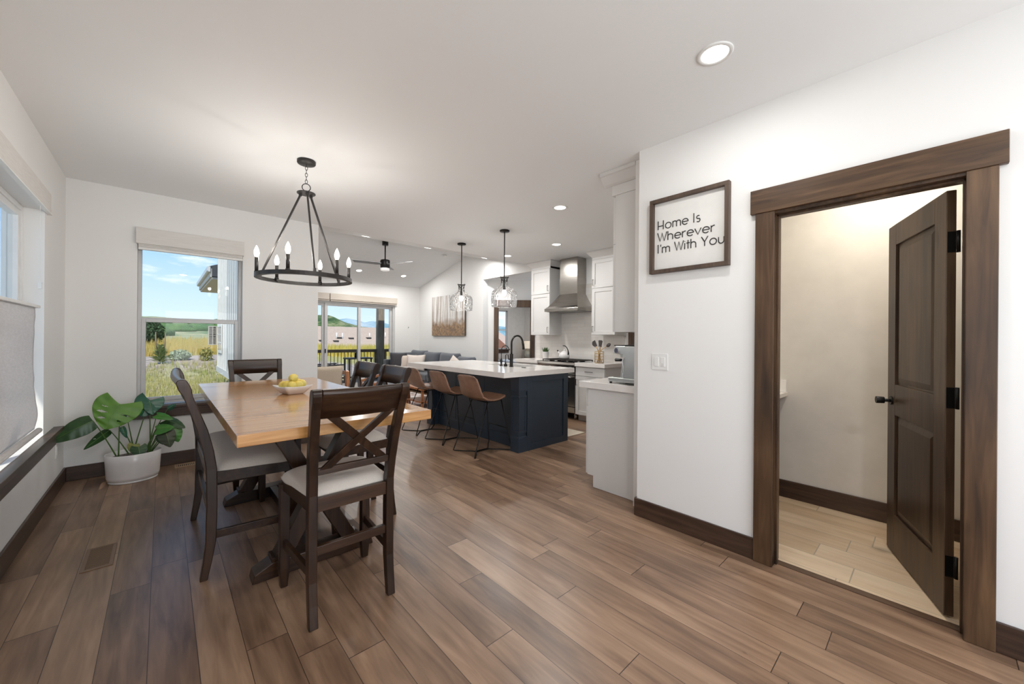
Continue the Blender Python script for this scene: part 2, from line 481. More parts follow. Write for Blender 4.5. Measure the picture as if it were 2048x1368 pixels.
        if sub:
            md = o.modifiers.new('sub', 'SUBSURF'); md.levels = sub; md.render_levels = sub
        for k, v in tags.items():
            if v is not None: o[k] = v
        return o
def thing(name, label, cat, loc=(0, 0, 0), group=None):
    o = bpy.data.objects.new(name, None); COL.objects.link(o)
    o.empty_display_size = 0.1
    o.location = loc; o['label'] = label; o['category'] = cat
    if group: o['group'] = group
    return o
def dup(root, loc, rotz=0.0, label=None):
    r = root.copy(); COL.objects.link(r); r.location = loc; r.rotation_euler = (0, 0, rotz)
    if label: r['label'] = label
    for ch in list(root.children):
        c = ch.copy(); COL.objects.link(c); c.parent = r
        for g in ch.children:
            d = g.copy(); COL.objects.link(d); d.parent = c
    return r
def S(name, mb, mat, **kw):
    return mb.build(name, mat, None, kind='structure', **kw)
def B(*a):
    return MB().box(*a)

def translucent_cloth(name, col, c2, mixf=0.45, scale=26, stretch=(1, 1, 5)):
    m = bpy.data.materials.new(name); m.use_nodes = True
    nt = m.node_tree; nt.nodes.clear(); o = N(nt, 'ShaderNodeOutputMaterial')
    v = coords(nt, stretch); no = N(nt, 'ShaderNodeTexNoise', i_Scale=scale, i_Detail=5.0); nt.links.new(v, no.inputs['Vector'])
    c = ramp(nt, no.outputs['Fac'], [(0.35, col), (0.7, c2)])
    d = N(nt, 'ShaderNodeBsdfDiffuse'); t = N(nt, 'ShaderNodeBsdfTranslucent'); mx = N(nt, 'ShaderNodeMixShader'); mx.inputs[0].default_value = mixf
    nt.links.new(c, d.inputs['Color']); nt.links.new(c, t.inputs['Color']); nt.links.new(d.outputs[0], mx.inputs[1]); nt.links.new(t.outputs[0], mx.inputs[2])
    nt.links.new(mx.outputs[0], o.inputs['Surface'])
    MATS[name] = m
    return m
# fill lights added at two unseen openings behind the camera
def fill_light(loc, rot, sx, sy, watts, col):
    d = bpy.data.lights.new('fill_light', 'AREA'); d.shape = 'RECTANGLE'; d.size = sx; d.size_y = sy; d.energy = watts; d.color = col
    o = bpy.data.objects.new('fill_light', d); COL.objects.link(o); o.location = loc; o.rotation_euler = rot
    return o
fill_light((1.1, -2.82, 1.15), (math.radians(120), 0, 0), 2.1, 2.0, P_FILL * 0.85, (0.95, 0.975, 1.0))
fill_light((-0.93, -1.3, 1.42), (math.radians(130), 0, math.radians(-90)), 1.7, 1.55, P_FILL * 0.12, (0.93, 0.97, 1.0))
# ------------------------------------------------------------------ room shell
CE = 2.755
XL, XR, YB, XW, YL, XM = -0.655, 2.67, 5.30, 5.55, 10.15, 1.466
RZ = lambda y: CE + 0.235 * (y - YB) if y < 7.8 else 3.35 - 0.245 * (y - 7.8)
YREAR = -2.6

S('floor', B(XL - 0.2, XR + 0.09, YREAR - 0.2, YB, -0.1, 0).box(XR + 0.09, XW, 1.52, YB, -0.1, 0).box(XM - 0.2, XW, YB, YL + 0.1, -0.1, 0).box(XW, 11, 5.0, 11.0, -0.1, 0), FLOORM)
S('powder_floor', B(XR + 0.09, 4.1, -1.2, 1.52, -0.1, 0.001), TILEF)
cm = MB().box(XL - 0.2, XW + 0.2, YREAR - 0.2, YB, CE, CE + 0.12)
S('ceiling', cm, CEIL)
cm = MB()
cm.prism([(YB, CE), (7.8, 3.35), (7.8, 3.47), (YB, CE + 0.12)], 'x', XM - 0.2, XW + 0.15)
cm.prism([(7.8, 3.35), (YL + 0.12, RZ(YL + 0.12)), (YL + 0.12, RZ(YL) + 0.12), (7.8, 3.47)], 'x', XM - 0.2, XW + 0.15)
S('ceiling_vault', cm, CEIL)
S('ceiling_hall', B(XW + 0.1305, 11, 5.0, 11.0, 2.71, 2.8), CEIL)

# left wall with its large window
WY0, WY1, WZ0, WZ1 = 2.45, 4.48, 0.58, 2.26
w = MB().box(XL - 0.2, XL, YREAR - 0.2, -2.2, 0, CE).box(XL - 0.2, XL, -0.4, WY0, 0, CE).box(XL - 0.2, XL, -2.2, -0.4, 0, 0.58).box(XL - 0.2, XL, -2.2, -0.4, 2.26, CE).box(XL - 0.2, XL, WY1, YB + 0.2, 0, CE)
w.box(XL - 0.2, XL, WY0, WY1, 0, WZ0).box(XL - 0.2, XL, WY0, WY1, WZ1, CE)
S('wall_left', w, WALL)
# back wall of the dining side with the sash window
BX0, BX1, BZ0, BZ1 = -0.187, 0.672, 0.615, 2.26
w = MB().box(XL, BX0, YB, YB + 0.2, 0, CE).box(BX1, XM, YB, YB + 0.2, 0, CE)
w.box(BX0, BX1, YB, YB + 0.2, 0, BZ0).box(BX0, BX1, YB, YB + 0.2, BZ1, CE)
S('wall_back', w, WALL)
# living room: left side, far wall with sliding door, right wall
S('wall_living_left', B(XM - 0.22, XM, YB + 0.2, YL + 0.15, 0, 3.5), WALL)
SX0, SX1, SZ1 = 2.02, 4.80, 2.24
w = MB().box(XM, SX0, YL, YL + 0.15, 0, 2.9).box(SX1, XW + 0.15, YL, YL + 0.15, 0, 2.9).box(SX0, SX1, YL, YL + 0.15, SZ1, 2.9)
S('wall_living_back', w, WALL)
w = MB().prism([(7.13, 0), (YL + 0.1, 0), (YL + 0.1, RZ(YL)), (7.8, 3.36), (7.13, 3.36)], 'x', XW, XW + 0.13)
w.prism([(5.39, 2.70), (7.13, 2.70), (7.13, 3.36), (5.39, 3.36)], 'x', XW, XW + 0.13)
w.box(XW, XW + 0.13, 3.33, 5.39, 0, 3.36)
w.box(XW, XW + 0.13, 1.52, 3.33, 2.2, 3.36).box(XW, XW + 0.13, 1.52, 2.4, 0, 2.2)
S('wall_right', w, WALL)
S('wall_pantry', B(XW + 0.14, XW + 0.9, 1.52, 5.0, 0, 0.02).box(XW + 0.9, XW + 1.0, 1.4, 5.0, 0, 2.75).box(XW + 0.14, XW + 0.9, 1.4, 1.5, 0, 2.75).box(XW + 0.13, XW + 0.9, 4.95, 5.05, 0, 2.71), WALL)
S('ceiling_pantry', B(XW + 0.13, XW + 0.95, 1.45, 5.0, 2.71, 2.8), CEIL)
# sign wall (with the powder room doorway) and the wall behind the coffee counter
DY0, DY1, DZ = -0.09, 0.64, 2.075
w = MB().box(XR, XR + 0.12, YREAR - 0.2, DY0 - 0.02, 0, CE).box(XR, XR + 0.12, DY1 + 0.02, 1.52, 0, CE).box(XR, XR + 0.12, DY0 - 0.02, DY1 + 0.02, DZ + 0.02, CE)
S('wall_sign', w, WALL)
S('wall_kitchen', B(XR + 0.12, XW, 1.53, 1.62, 0, CE), WALL)
# wall behind the camera, with an opening added to let light in
w = MB().box(XL, 0.0, YREAR - 0.15, YREAR, 0, CE).box(2.2, XR, YREAR - 0.15, YREAR, 0, CE).box(0.0, 2.2, YREAR - 0.15, YREAR, 2.2, CE)
S('wall_rear', w, WALL)
# powder room
PX = 3.93
w = MB().box(PX, PX + 0.1, -1.1, 1.53, 0, CE).box(XR + 0.12, PX, 1.45, 1.53, 0, CE).box(XR + 0.12, PX, -1.2, -1.1, 0, CE)
S('wall_powder', w, plain('powder_paint', (0.74, 0.70, 0.64), 0.6, bs=0.05, bscale=170, spec=0.3))
S('ceiling_powder', B(XR + 0.12, PX + 0.1, -1.2, 1.53, CE, CE + 0.1), CEIL)
# diagonal hall wall with the bedroom doorway
dv = Vector((math.cos(YAW), -math.sin(YAW), 0)); dn = Vector((math.sin(YAW), math.cos(YAW), 0))
D0 = dn * 9.13
def dpt(l, dd=0.0, z=0.0): return D0 + dv * l + dn * dd + Vector((0, 0, z))
def dbox(mb, l0, l1, d0, d1, z0, z1):
    vs = [dpt(l0, d0, z0), dpt(l1, d0, z0), dpt(l1, d1, z0), dpt(l0, d1, z0), dpt(l0, d0, z1), dpt(l1, d0, z1), dpt(l1, d1, z1), dpt(l0, d1, z1)]
    return mb.add(vs, [(0, 3, 2, 1), (4, 5, 6, 7), (0, 1, 5, 4), (1, 2, 6, 5), (2, 3, 7, 6), (3, 0, 4, 7)])
w = MB(); dbox(w, -0.74, -0.34, 0, 0.12, 0, 2.71); dbox(w, 0.45, 1.6, 0, 0.12, 0, 2.71); dbox(w, -0.34, 0.45, 0, 0.12, 2.09, 2.71)
S('wall_hall', w, WALL)
w = MB(); dbox(w, -0.43, -0.34, -0.022, 0, 0, 2.09); dbox(w, 0.45, 0.54, -0.022, 0, 0, 2.09); dbox(w, -0.47, 0.58, -0.03, 0, 2.09, 2.235)
dbox(w, -0.34, -0.32, -0.02, 0.13, 0, 2.09); dbox(w, 0.43, 0.45, -0.02, 0.13, 0, 2.09); dbox(w, -0.34, 0.45, -0.02, 0.13, 2.07, 2.09)
S('trim_1', w, ALDER_Z)
# bedroom shell beyond
w = MB().box(XW + 0.13, 8.35, YL, YL + 0.1, 0, 2.71).box(9.0, 10.0, YL, YL + 0.1, 0, 2.71).box(8.35, 9.0, YL, YL + 0.1, 0, 0.95).box(8.35, 9.0, YL, YL + 0.1, 2.3, 2.71)
w.box(9.82, 9.92, 4.5, YL + 0.1, 0, 2.71)
S('wall_bedroom', w, plain('bedroom_paint', (0.70, 0.67, 0.63), 0.65, spec=0.3))
S('window_4', B(8.35, 9.0, YL + 0.04, YL + 0.07, 0.95, 0.99).box(8.35, 9.0, YL + 0.04, YL + 0.07, 2.26, 2.3).box(8.35, 8.39, YL + 0.04, YL + 0.07, 0.95, 2.3).box(8.96, 9.0, YL + 0.04, YL + 0.07, 0.95, 2.3).box(8.35, 9.0, YL + 0.03, YL + 0.06, 1.6, 1.64), VINYL)
S('trim_2', B(8.28, 9.07, YL - 0.06, YL + 0.04, 0.915, 0.95).box(8.3, 9.05, YL - 0.02, YL, 0.82, 0.915), BASEB_X)

# baseboards
BB = 0.13
def bbx(mb, x0, x1, y0, y1): return mb.box(x0, x1, y0, y1, 0.001, BB)
S('baseboard_left', B(XL, XL + 0.015, YREAR, YB, 0.001, BB), BASEB_Y, bevel=0.003)
S('baseboard_back', B(XL + 0.015, XM - 0.001, YB - 0.015, YB, 0.001, BB), BASEB_X, bevel=0.003)
m = MB().box(XR - 0.015, XR, 0.735, 1.535, 0.001, BB).box(XR - 0.015, XR, YREAR, -0.176, 0.001, BB).box(XR, XR + 0.06, 1.52, 1.535, 0.001, BB)
S('baseboard_right', m, BASEB_Y, bevel=0.003)
S('baseboard_powder', B(PX - 0.015, PX, -1.1, 1.45, 0.002, 0.145).box(XR + 0.12, PX, 1.435, 1.45, 0.002, 0.145), BASEB_Y, bevel=0.003)
S('baseboard_living', B(XW - 0.015, XW, 7.13, YL, 0.001, BB).box(XM, SX0, YL - 0.015, YL, 0.001, BB).box(SX1, XW, YL - 0.015, YL, 0.001, BB), BASEB_Y)

# doorway casing of the powder room
m = MB().box(XR - 0.024, XR, 0.64, 0.738, 0.0015, 2.09).box(XR - 0.024, XR, -0.178, -0.086, 0.0015, 2.09)
S('trim_3', m, ALDER_Z, bevel=0.0025)
S('trim_15', B(XR - 0.03, XR, -0.204, 0.764, 2.09, 2.232), ALDER_Y, bevel=0.0025)
m = MB().box(XR - 0.012, XR + 0.125, DY1, DY1 + 0.02, 0.0015, DZ).box(XR - 0.012, XR + 0.125, DY0 - 0.02, DY0, 0.0015, DZ).box(XR - 0.012, XR + 0.125, DY0 - 0.02, DY1 + 0.02, DZ, DZ + 0.02)
m.box(XR + 0.03, XR + 0.065, DY1 - 0.012, DY1, 0.0015, DZ).box(XR + 0.03, XR + 0.065, DY0, DY0 + 0.012, 0.0015, DZ).box(XR + 0.03, XR + 0.065, DY0, DY1, DZ - 0.012, DZ)
S('trim_4', m, ALDER_Z, bevel=0.0025)
S('trim_5', B(XR + 0.045, XR + 0.095, DY0, DY1, 0.0008, 0.004), wood('threshold_wood', [(0.07, 0.04, 0.025), (0.13, 0.075, 0.045)], 'y', 0.35))

# powder room door leaf, open into the room, hinged on the near jamb
hx, hy = 2.802, -0.030
ang = math.atan2(0.242, 0.688); LW, LT, LH = 0.725, 0.035, 2.05
du = Vector((math.cos(ang), math.sin(ang), 0)); dw = Vector((math.sin(ang), -math.cos(ang), 0))   # dw: towards the hidden face
DOORW = wood('door_alder', [(0.026, 0.014, 0.007), (0.064, 0.036, 0.018), (0.11, 0.066, 0.034)], 'z', 0.40, 1.0, True, blotch=0.5)
door = bpy.data.objects.new('door_1', None); COL.objects.link(door); door['kind'] = 'structure'
door.location = (hx, hy, 0.01)
def leafbox(mb, a0, a1, d0, d1, z0, z1):
    o = Vector((hx, hy, 0.01))
    vs = [o + du * a + dw * d + Vector((0, 0, z)) for z in (z0, z1) for a, d in ((a0, d0), (a1, d0), (a1, d1), (a0, d1))]
    return mb.add(vs, [(0, 3, 2, 1), (4, 5, 6, 7), (0, 1, 5, 4), (1, 2, 6, 5), (2, 3, 7, 6), (3, 0, 4, 7)])
m = MB(); ST = 0.115
leafbox(m, 0, ST, 0, LT, 0, LH); leafbox(m, LW - ST, LW, 0, LT, 0, LH)
for z0, z1 in ((0, 0.24), (0.86, 1.05), (LH - 0.13, LH)): leafbox(m, ST, LW - ST, 0, LT, z0, z1)
m.build('door_leaf', DOORW, door, bevel=0.003)
for z0, z1 in ((0.24, 0.86), (1.05, LH - 0.13)):
    m = MB(); leafbox(m, ST - 0.002, LW - ST + 0.002, 0.013, LT - 0.013, z0 - 0.002, z1 + 0.002)
    a0, a1, c0, c1, t = ST, LW - ST, z0, z1, 0.045
    o = Vector((hx, hy, 0.01))
    for sd in (0, 1):
        d_out, d_in = (0.013, 0.004) if sd == 0 else (LT - 0.013, LT - 0.004)
        q = [(a0 + .012, c0 + .012, d_out), (a1 - .012, c0 + .012, d_out), (a1 - .012, c1 - .012, d_out), (a0 + .012, c1 - .012, d_out),
             (a0 + t, c0 + t, d_in), (a1 - t, c0 + t, d_in), (a1 - t, c1 - t, d_in), (a0 + t, c1 - t, d_in)]
        m.add([o + du * a + dw * d + Vector((0, 0, z)) for a, z, d in q], [(0, 1, 5, 4), (1, 2, 6, 5), (2, 3, 7, 6), (3, 0, 4, 7), (4, 5, 6, 7)])
    m.build('door_panel', DOORW, door)
m = MB(); o = Vector((hx, hy, 0.01))
kp = o + du * (LW - 0.065) + Vector((0, 0, 0.945))
m.cyl(kp, kp - dw * 0.008, 0.027); m.cyl(kp - dw * 0.006, kp - dw * 0.035, 0.010); m.cyl(kp - dw * 0.035, kp - dw * 0.075, 0.021, 0.022)
kq = kp + dw * LT
m.cyl(kq, kq + dw * 0.008, 0.027); m.cyl(kq, kq + dw * 0.035, 0.010); m.cyl(kq + dw * 0.035, kq + dw * 0.07, 0.021)
m.build('door_knob', BLACKM, door, bevel=0.002)
for z in (0.24, 1.05, 1.80):
    m = MB(); c = o + dw * 0.018 + Vector((-0.004, 0, z))
    leafbox(m, -0.002, 0.001, 0.003, LT - 0.002, z - 0.05, z + 0.05)
    p = o + dw * (LT) + Vector((-0.004, -0.006, z - 0.052)); m.cyl(p, p + Vector((0, 0, 0.104)), 0.007)
    m.build('hinge', BLACKM, door)

# ------------------------------------------------------------------ windows
def frame_rect(m, axis, fixed0, fixed1, a0, a1, z0, z1, t, tb=None):
    tb = tb or t
    def bx(u0, u1, c0, c1):
        if axis == 'y': m.box(u0, u1, fixed0, fixed1, c0, c1)
        else: m.box(fixed0, fixed1, u0, u1, c0, c1)
    bx(a0, a0 + t, z0, z1); bx(a1 - t, a1, z0, z1); bx(a0 + t, a1 - t, z0, z0 + tb); bx(a0 + t, a1 - t, z1 - t, z1)
    return m
win2 = bpy.data.objects.new('window_2', None); COL.objects.link(win2); win2['kind'] = 'structure'; win2.location = (BX0, YB + 0.1, BZ0)
m = MB(); frame_rect(m, 'y', YB + 0.10, YB + 0.17, BX0, BX1, BZ0 + 0.015, BZ1, 0.028)
m.box(BX0 + 0.028, BX1 - 0.028, YB + 0.11, YB + 0.15, 1.475, 1.515)
m.build('frame', VINYL, win2, bevel=0.003)
m = MB(); frame_rect(m, 'y', YB + 0.095, YB + 0.13, BX0 + 0.028, BX1 - 0.028, BZ0 + 0.043, 1.50, 0.033, 0.04)
m.build('lower_sash', VINYL, win2, bevel=0.003)
B(BX0 + 0.06, BX1 - 0.06, YB + 0.112, YB + 0.114, BZ0 + 0.08, 1.47).build('lower_pane', WGLASS, win2)
B(BX0 + 0.028, BX1 - 0.028, YB + 0.14, YB + 0.142, 1.51, BZ1 - 0.028).build('upper_pane', WGLASS, win2)
S('trim_6', B(-0.245, 0.735, YB - 0.035, YB + 0.1, 0.592, 0.618).box(-0.225, 0.715, YB - 0.018, YB, 0.50, 0.592), BASEB_X, bevel=0.003)

win1 = bpy.data.objects.new('window_1', None); COL.objects.link(win1); win1['kind'] = 'structure'; win1.location = (XL - 0.1, WY0, WZ0)
m = MB(); frame_rect(m, 'x', XL - 0.17, XL - 0.10, WY0, WY1, WZ0, WZ1, 0.035)
m.build('frame', plain('white_window_frame', (0.80, 0.80, 0.79), 0.35), win1, bevel=0.003)
m = MB(); ym = 3.46
frame_rect(m, 'x', XL - 0.155, XL - 0.11, WY0 + 0.035, ym, WZ0 + 0.035, WZ1 - 0.035, 0.045)
frame_rect(m, 'x', XL - 0.155, XL - 0.11, ym, WY1 - 0.035, WZ0 + 0.035, WZ1 - 0.035, 0.045)
m.build('sash', MATS['white_window_frame'], win1, bevel=0.003)
B(XL - 0.135, XL - 0.133, WY0 + 0.06, WY1 - 0.06, WZ0 + 0.06, WZ1 - 0.06).build('pane', WGLASS2, win1)
S('trim_7', B(XL - 0.1, XL + 0.055, WY0 - 0.3, 4.87, 0.545, 0.575).box(XL, XL + 0.022, WY0 - 0.28, 4.80, 0.44, 0.545), BASEB_Y, bevel=0.003)

win3 = bpy.data.objects.new('window_3', None); COL.objects.link(win3); win3['kind'] = 'structure'; win3.location = (SX0, YL + 0.05, 0)
m = MB(); frame_rect(m, 'y', YL + 0.03, YL + 0.13, SX0, SX1 + 0.0, 0.0, SZ1 - 0.01, 0.05)
m.build('frame', VINYL, win3, bevel=0.003)
for x0, x1, y0 in ((SX0 + 0.05, 2.99, 0.09), (2.98, 3.87, 0.05), (3.80, SX1 - 0.05, 0.09)):
    m = MB(); frame_rect(m, 'y', YL + y0, YL + y0 + 0.035, x0, x1, 0.05, SZ1 - 0.06, 0.068, 0.09)
    f = m.build('door_panel', VINYL, win3, bevel=0.002)
    B(x0 + 0.06, x1 - 0.06, YL + y0 + 0.016, YL + y0 + 0.018, 0.13, SZ1 - 0.12).build('pane', WGLASS, f)
B(2.985, 3.005, YL + 0.02, YL + 0.05, 0.93, 1.03).build('door_handle', BLACKM, win3, bevel=0.004)
S('added_window_6', frame_rect(MB(), 'x', XL - 0.17, XL - 0.10, -2.2, -0.4, 0.58, 2.26, 0.05), VINYL)  # unseen window, added behind the camera for side fill
S('added_window_5', frame_rect(MB(), 'y', YREAR - 0.1, YREAR - 0.04, 0.0, 2.2, 0.0, 2.2, 0.06).box(1.06, 1.14, YREAR - 0.1, YREAR - 0.04, 0.06, 2.14), VINYL)  # unseen glazed doors, added in the rear wall to let light in

# ------------------------------------------------------------------ shades
def valance(name, label, x0, x1, y, z0, z1, axis='y', d=0.055):
    t = thing(name, label, 'blind', ((x0 + x1) / 2, y, z0) if axis == 'y' else (y, (x0 + x1) / 2, z0))
    return t
t = valance('window_blind', 'pale woven shade rolled up above the single window on the dining back wall', -0.197, 0.679, YB, 2.22, 2.39)
B(-0.197, 0.679, YB - 0.055, YB - 0.001, 2.235, 2.392).build('valance', SHADE, t, bevel=0.003)
m = MB()
for k in range(3): m.box(-0.18, 0.665, YB - 0.045 + 0.004 * k, YB - 0.006, 2.192 + 0.016 * k, 2.206 + 0.016 * k)
m.build('folded_shade', SHADE, t, bevel=0.003)
B(-0.18, 0.665, YB - 0.048, YB - 0.008, 2.178, 2.192).build('bottom_rail', WHITEP, t, bevel=0.002)

t = thing('window_blind', 'large linen shade drawn over the lower half of the left wall window', 'blind', (XL, 3.4, 0.6))
B(XL + 0.001, XL + 0.020, WY0 - 0.12, 4.56, 2.252, 2.405).build('valance', SHADE, t, bevel=0.004)
B(XL + 0.001, XL + 0.026, WY0 - 0.12, 4.565, 2.244, 2.252).build('valance_lip', WHITEP, t)
LIN2 = translucent_cloth('linen_shade', (0.84, 0.81, 0.79), (0.76, 0.73, 0.71), 0.45)
def shf(u, v):
    y = WY0 + 0.02 + u * (4.30 - WY0) ; z = 0.66 + v * (1.525 - 0.66)
    wv = 0.010 * math.sin(z * 31 + 2 * math.sin(z * 13)) * (u ** 6)
    bel = 0.02 * math.exp(-((v - 0.12) / 0.12) ** 2)
    return (XL - 0.02 + bel + 0.003 * math.sin(z * 9), y + wv - 0.05 * (1 - v) * u ** 4 * 0.6, z)
MB().grid(shf, 40, 40).build('shade_panel', LIN2, t, solid=0.003)
m = MB(); m.tube([(XL + 0.012, WY0 + 0.02, 0.655), (XL + 0.012, 4.26, 0.655)], 0.018, 10)
m.build('hem', LIN2, t)
B(XL - 0.035, XL + 0.005, WY0 + 0.01, 4.33, 1.52, 1.54).build('top_rail', WHITEP, t, bevel=0.003)
m = MB().tube([(XL + 0.01, 4.27, 2.25), (XL + 0.01, 4.27, 1.70)], 0.0018, 6); m.box(XL + 0.001, XL + 0.02, 4.26, 4.28, 1.655, 1.70)
m.build('cord', WHITEP, t, bevel=0.002)

TANS = plain('cream_roman_shade', (0.62, 0.56, 0.49), 0.85, c2=(0.57, 0.51, 0.45), nscale=5, stretch=(1, 1, 20))
for x0, x1, lab in ((2.05, 3.055, 'narrower cream shade valance folded up above the left end of the sliding door'), (3.075, 4.835, 'wider cream shade valance folded up above the right of the sliding door')):
    t = thing('window_blind', lab, 'blind', ((x0 + x1) / 2, YL, 2.2), 'cream shades over the sliding door')
    B(x0, x1, YL - 0.07, YL - 0.001, 2.26, 2.415).build('valance', TANS, t, bevel=0.004)
    m = MB()
    for k in range(2): m.box(x0 + 0.01, x1 - 0.01, YL - 0.055 + 0.01 * k, YL - 0.004, 2.222 + 0.02 * k, 2.24 + 0.02 * k)
    m.build('folded_shade', TANS, t, bevel=0.004)
# ------------------------------------------------------------------ lamps
CANM = emis('lit_diffuser', (1.0, 0.97, 0.92), 6.0)
def can_light(x, y, z, label, slope=0.0, r=0.082, power=P_CAN, col=(1.0, 0.99, 0.97)):
    t = thing('recessed_light', label, 'light', (x, y, z), 'recessed ceiling lights')
    t.rotation_euler = (slope, 0, 0)
    m = MB().lathe([(r * 0.74, -0.001), (r * 0.78, -0.006), (r * 0.97, -0.007), (r, -0.003), (r, 0.0)], (x, y, z), 32, cap=False)
    m.build('trim_ring', WHITEP, t)
    MB().lathe([(0.0001, -0.0025), (r * 0.75, -0.0025), (r * 0.75, -0.001)], (x, y, z), 32, cap=False).build('diffuser', CANM, t)
    ld = bpy.data.lights.new('lamp', 'AREA'); ld.shape = 'DISK'; ld.size = r * 1.45; ld.energy = power; ld.color = col
    lo = bpy.data.objects.new('lamp', ld); COL.objects.link(lo); lo.parent = t; lo.location = (0, 0, -0.010)
    return t
can_light(2.028, 0.748, CE, 'big round recessed light in the ceiling nearest the camera, in front of the framed sign', power=P_CAN * 0.42)
can_light(3.188, 2.753, CE, 'round recessed light in the ceiling between the coffee counter and the island')
can_light(4.398, 3.862, CE, 'round recessed light in the ceiling in front of the range hood', power=P_CAN * 0.7)
can_light(4.404, 4.984, CE, 'small round recessed light in the ceiling right behind the right pendant rod')
sl = math.atan(0.235); sl2 = -math.atan(0.245)
can_light(2.64, 6.75, RZ(6.75), 'sliver of a recessed light on the near vault slope, leftmost, above the fan blade', sl)
can_light(3.92, 6.85, RZ(6.85), 'sliver of a recessed light on the near vault slope, right of the ceiling fan', sl)
can_light(5.12, 6.55, RZ(6.55), 'sliver of a recessed light on the near vault slope, between the two pendants', sl)
can_light(3.527, 9.434, RZ(9.434), 'recessed light low on the far vault slope, left below the fan', sl2)
can_light(4.69, 9.434, RZ(9.434), 'recessed light low on the far vault slope, right below the fan', sl2)
# unseen recessed lights added for fill behind the camera and in the bedroom
can_light(0.35, -0.9, CE, 'unseen recessed fill light added behind the camera on the window side', power=P_CAN * 1.6)
can_light(2.0, -1.2, CE, 'unseen recessed fill light added behind the camera on the doorway side', power=P_CAN * 0.45)
can_light(3.42, 0.25, CE, 'round recessed light in the powder room ceiling', power=14, col=(1.0, 0.91, 0.78))
can_light(8.2, 8.3, 2.71, 'unseen recessed fill light added in the bedroom ceiling', power=22)

# chandelier
cx, cy = 0.857, 3.44
ph_ = math.atan2(cx, cy); cv = Vector((math.cos(ph_), -math.sin(ph_), 0)); cn = Vector((math.sin(ph_), math.cos(ph_), 0))
ch = thing('chandelier', 'round black iron ring chandelier with six lit candle bulbs over the dining table', 'chandelier', (cx, cy, 1.78))
MB().lathe([(0.012, -0.03), (0.064, -0.026), (0.068, -0.02), (0.068, -0.001)], (cx, cy, CE), 36).build('canopy', IRON, ch)
R = 0.345; zr = 1.785
m = MB().lathe([(R - 0.028, 0), (R + 0.004, 0), (R + 0.004, 0.030), (R - 0.003, 0.030), (R - 0.003, 0.006), (R - 0.028, 0.006), (R - 0.028, 0)], (cx, cy, zr), 72, cap=False, smooth=False)
m.build('ring', IRON, ch)
m = MB().cyl((cx, cy, 2.488), (cx, cy, 2.494), 0.068, n=32); m.cyl((cx, cy, 2.494), (cx, cy, 2.512), 0.012)
for k in range(3):
    a = math.radians(40 + 120 * k); p = cv * math.cos(a) + cn * math.sin(a)
    m.box(cx + p.x * .045 - .010, cx + p.x * .045 + .010, cy + p.y * .045 - .010, cy + p.y * .045 + .010, 2.468, 2.490)
m.build('hub', IRON, ch)
for k in range(3):
    a = math.radians(40 + 120 * k); p = cv * math.cos(a) + cn * math.sin(a)
    A = Vector((cx, cy, 2.475)) + p * 0.045; Bq = Vector((cx, cy, zr + 0.03)) + p * (R - 0.005)
    m = MB().bar(A, Bq, 0.012, 0.012, p); m.box(Bq.x - .009, Bq.x + .009, Bq.y - .009, Bq.y + .009, zr + 0.004, zr + 0.055)
    m.build('rod', IRON, ch)
def ringpath(c, r, ax, ay, n=18, sy=1.0):
    return [Vector(c) + Vector(ax) * math.cos(2 * PI * i / n) * r + Vector(ay) * math.sin(2 * PI * i / n) * r * sy for i in range(n)]
MB().tube(ringpath((cx, cy, 2.540), 0.030, tuple(cv), (0, 0, 1)), 0.0035, 8, True).build('loop', IRON, ch)
m = MB(); z = 2.575; k = 0
while z < 2.725:
    ax = tuple(cv) if k % 2 == 0 else tuple(cn)
    m.tube(ringpath((cx, cy, z + 0.012), 0.0085, ax, (0, 0, 1), 14, 1.9), 0.0022, 6, True); z += 0.027; k += 1
m.build('chain', IRON, ch)
BULB = emis('lit_bulb', (1.0, 0.93, 0.82), 8.0)
for k in range(6):
    a = math.radians(10 + 60 * k); p = cv * math.cos(a) + cn * math.sin(a)
    q = Vector((cx, cy, zr)) + p * (R - 0.012)
    m = MB().cyl(q + Vector((0, 0, 0.0)), q + Vector((0, 0, 0.04)), 0.0075); m.cyl(q + Vector((0, 0, 0.035)), q + Vector((0, 0, 0.145)), 0.0125)
    m.cyl(q + Vector((0, 0, 0.03)), q + Vector((0, 0, 0.04)), 0.016)
    s_ = m.build('candle_sleeve', IRON, ch)
    b_ = MB().lathe([(0.009, 0.0), (0.013, 0.008), (0.0185, 0.028), (0.0165, 0.05), (0.009, 0.072), (0.0004, 0.088)], q + Vector((0, 0, 0.146)), 16).build('bulb', BULB, ch)
    ld = bpy.data.lights.new('lamp', 'POINT'); ld.energy = P_BULB; ld.color = (1.0, 0.96, 0.90); ld.shadow_soft_size = 0.02
    lo = bpy.data.objects.new('lamp', ld); COL.objects.link(lo); lo.parent = b_
    lo.location = q + Vector((0, 0, 0.26)) - wloc(ch)

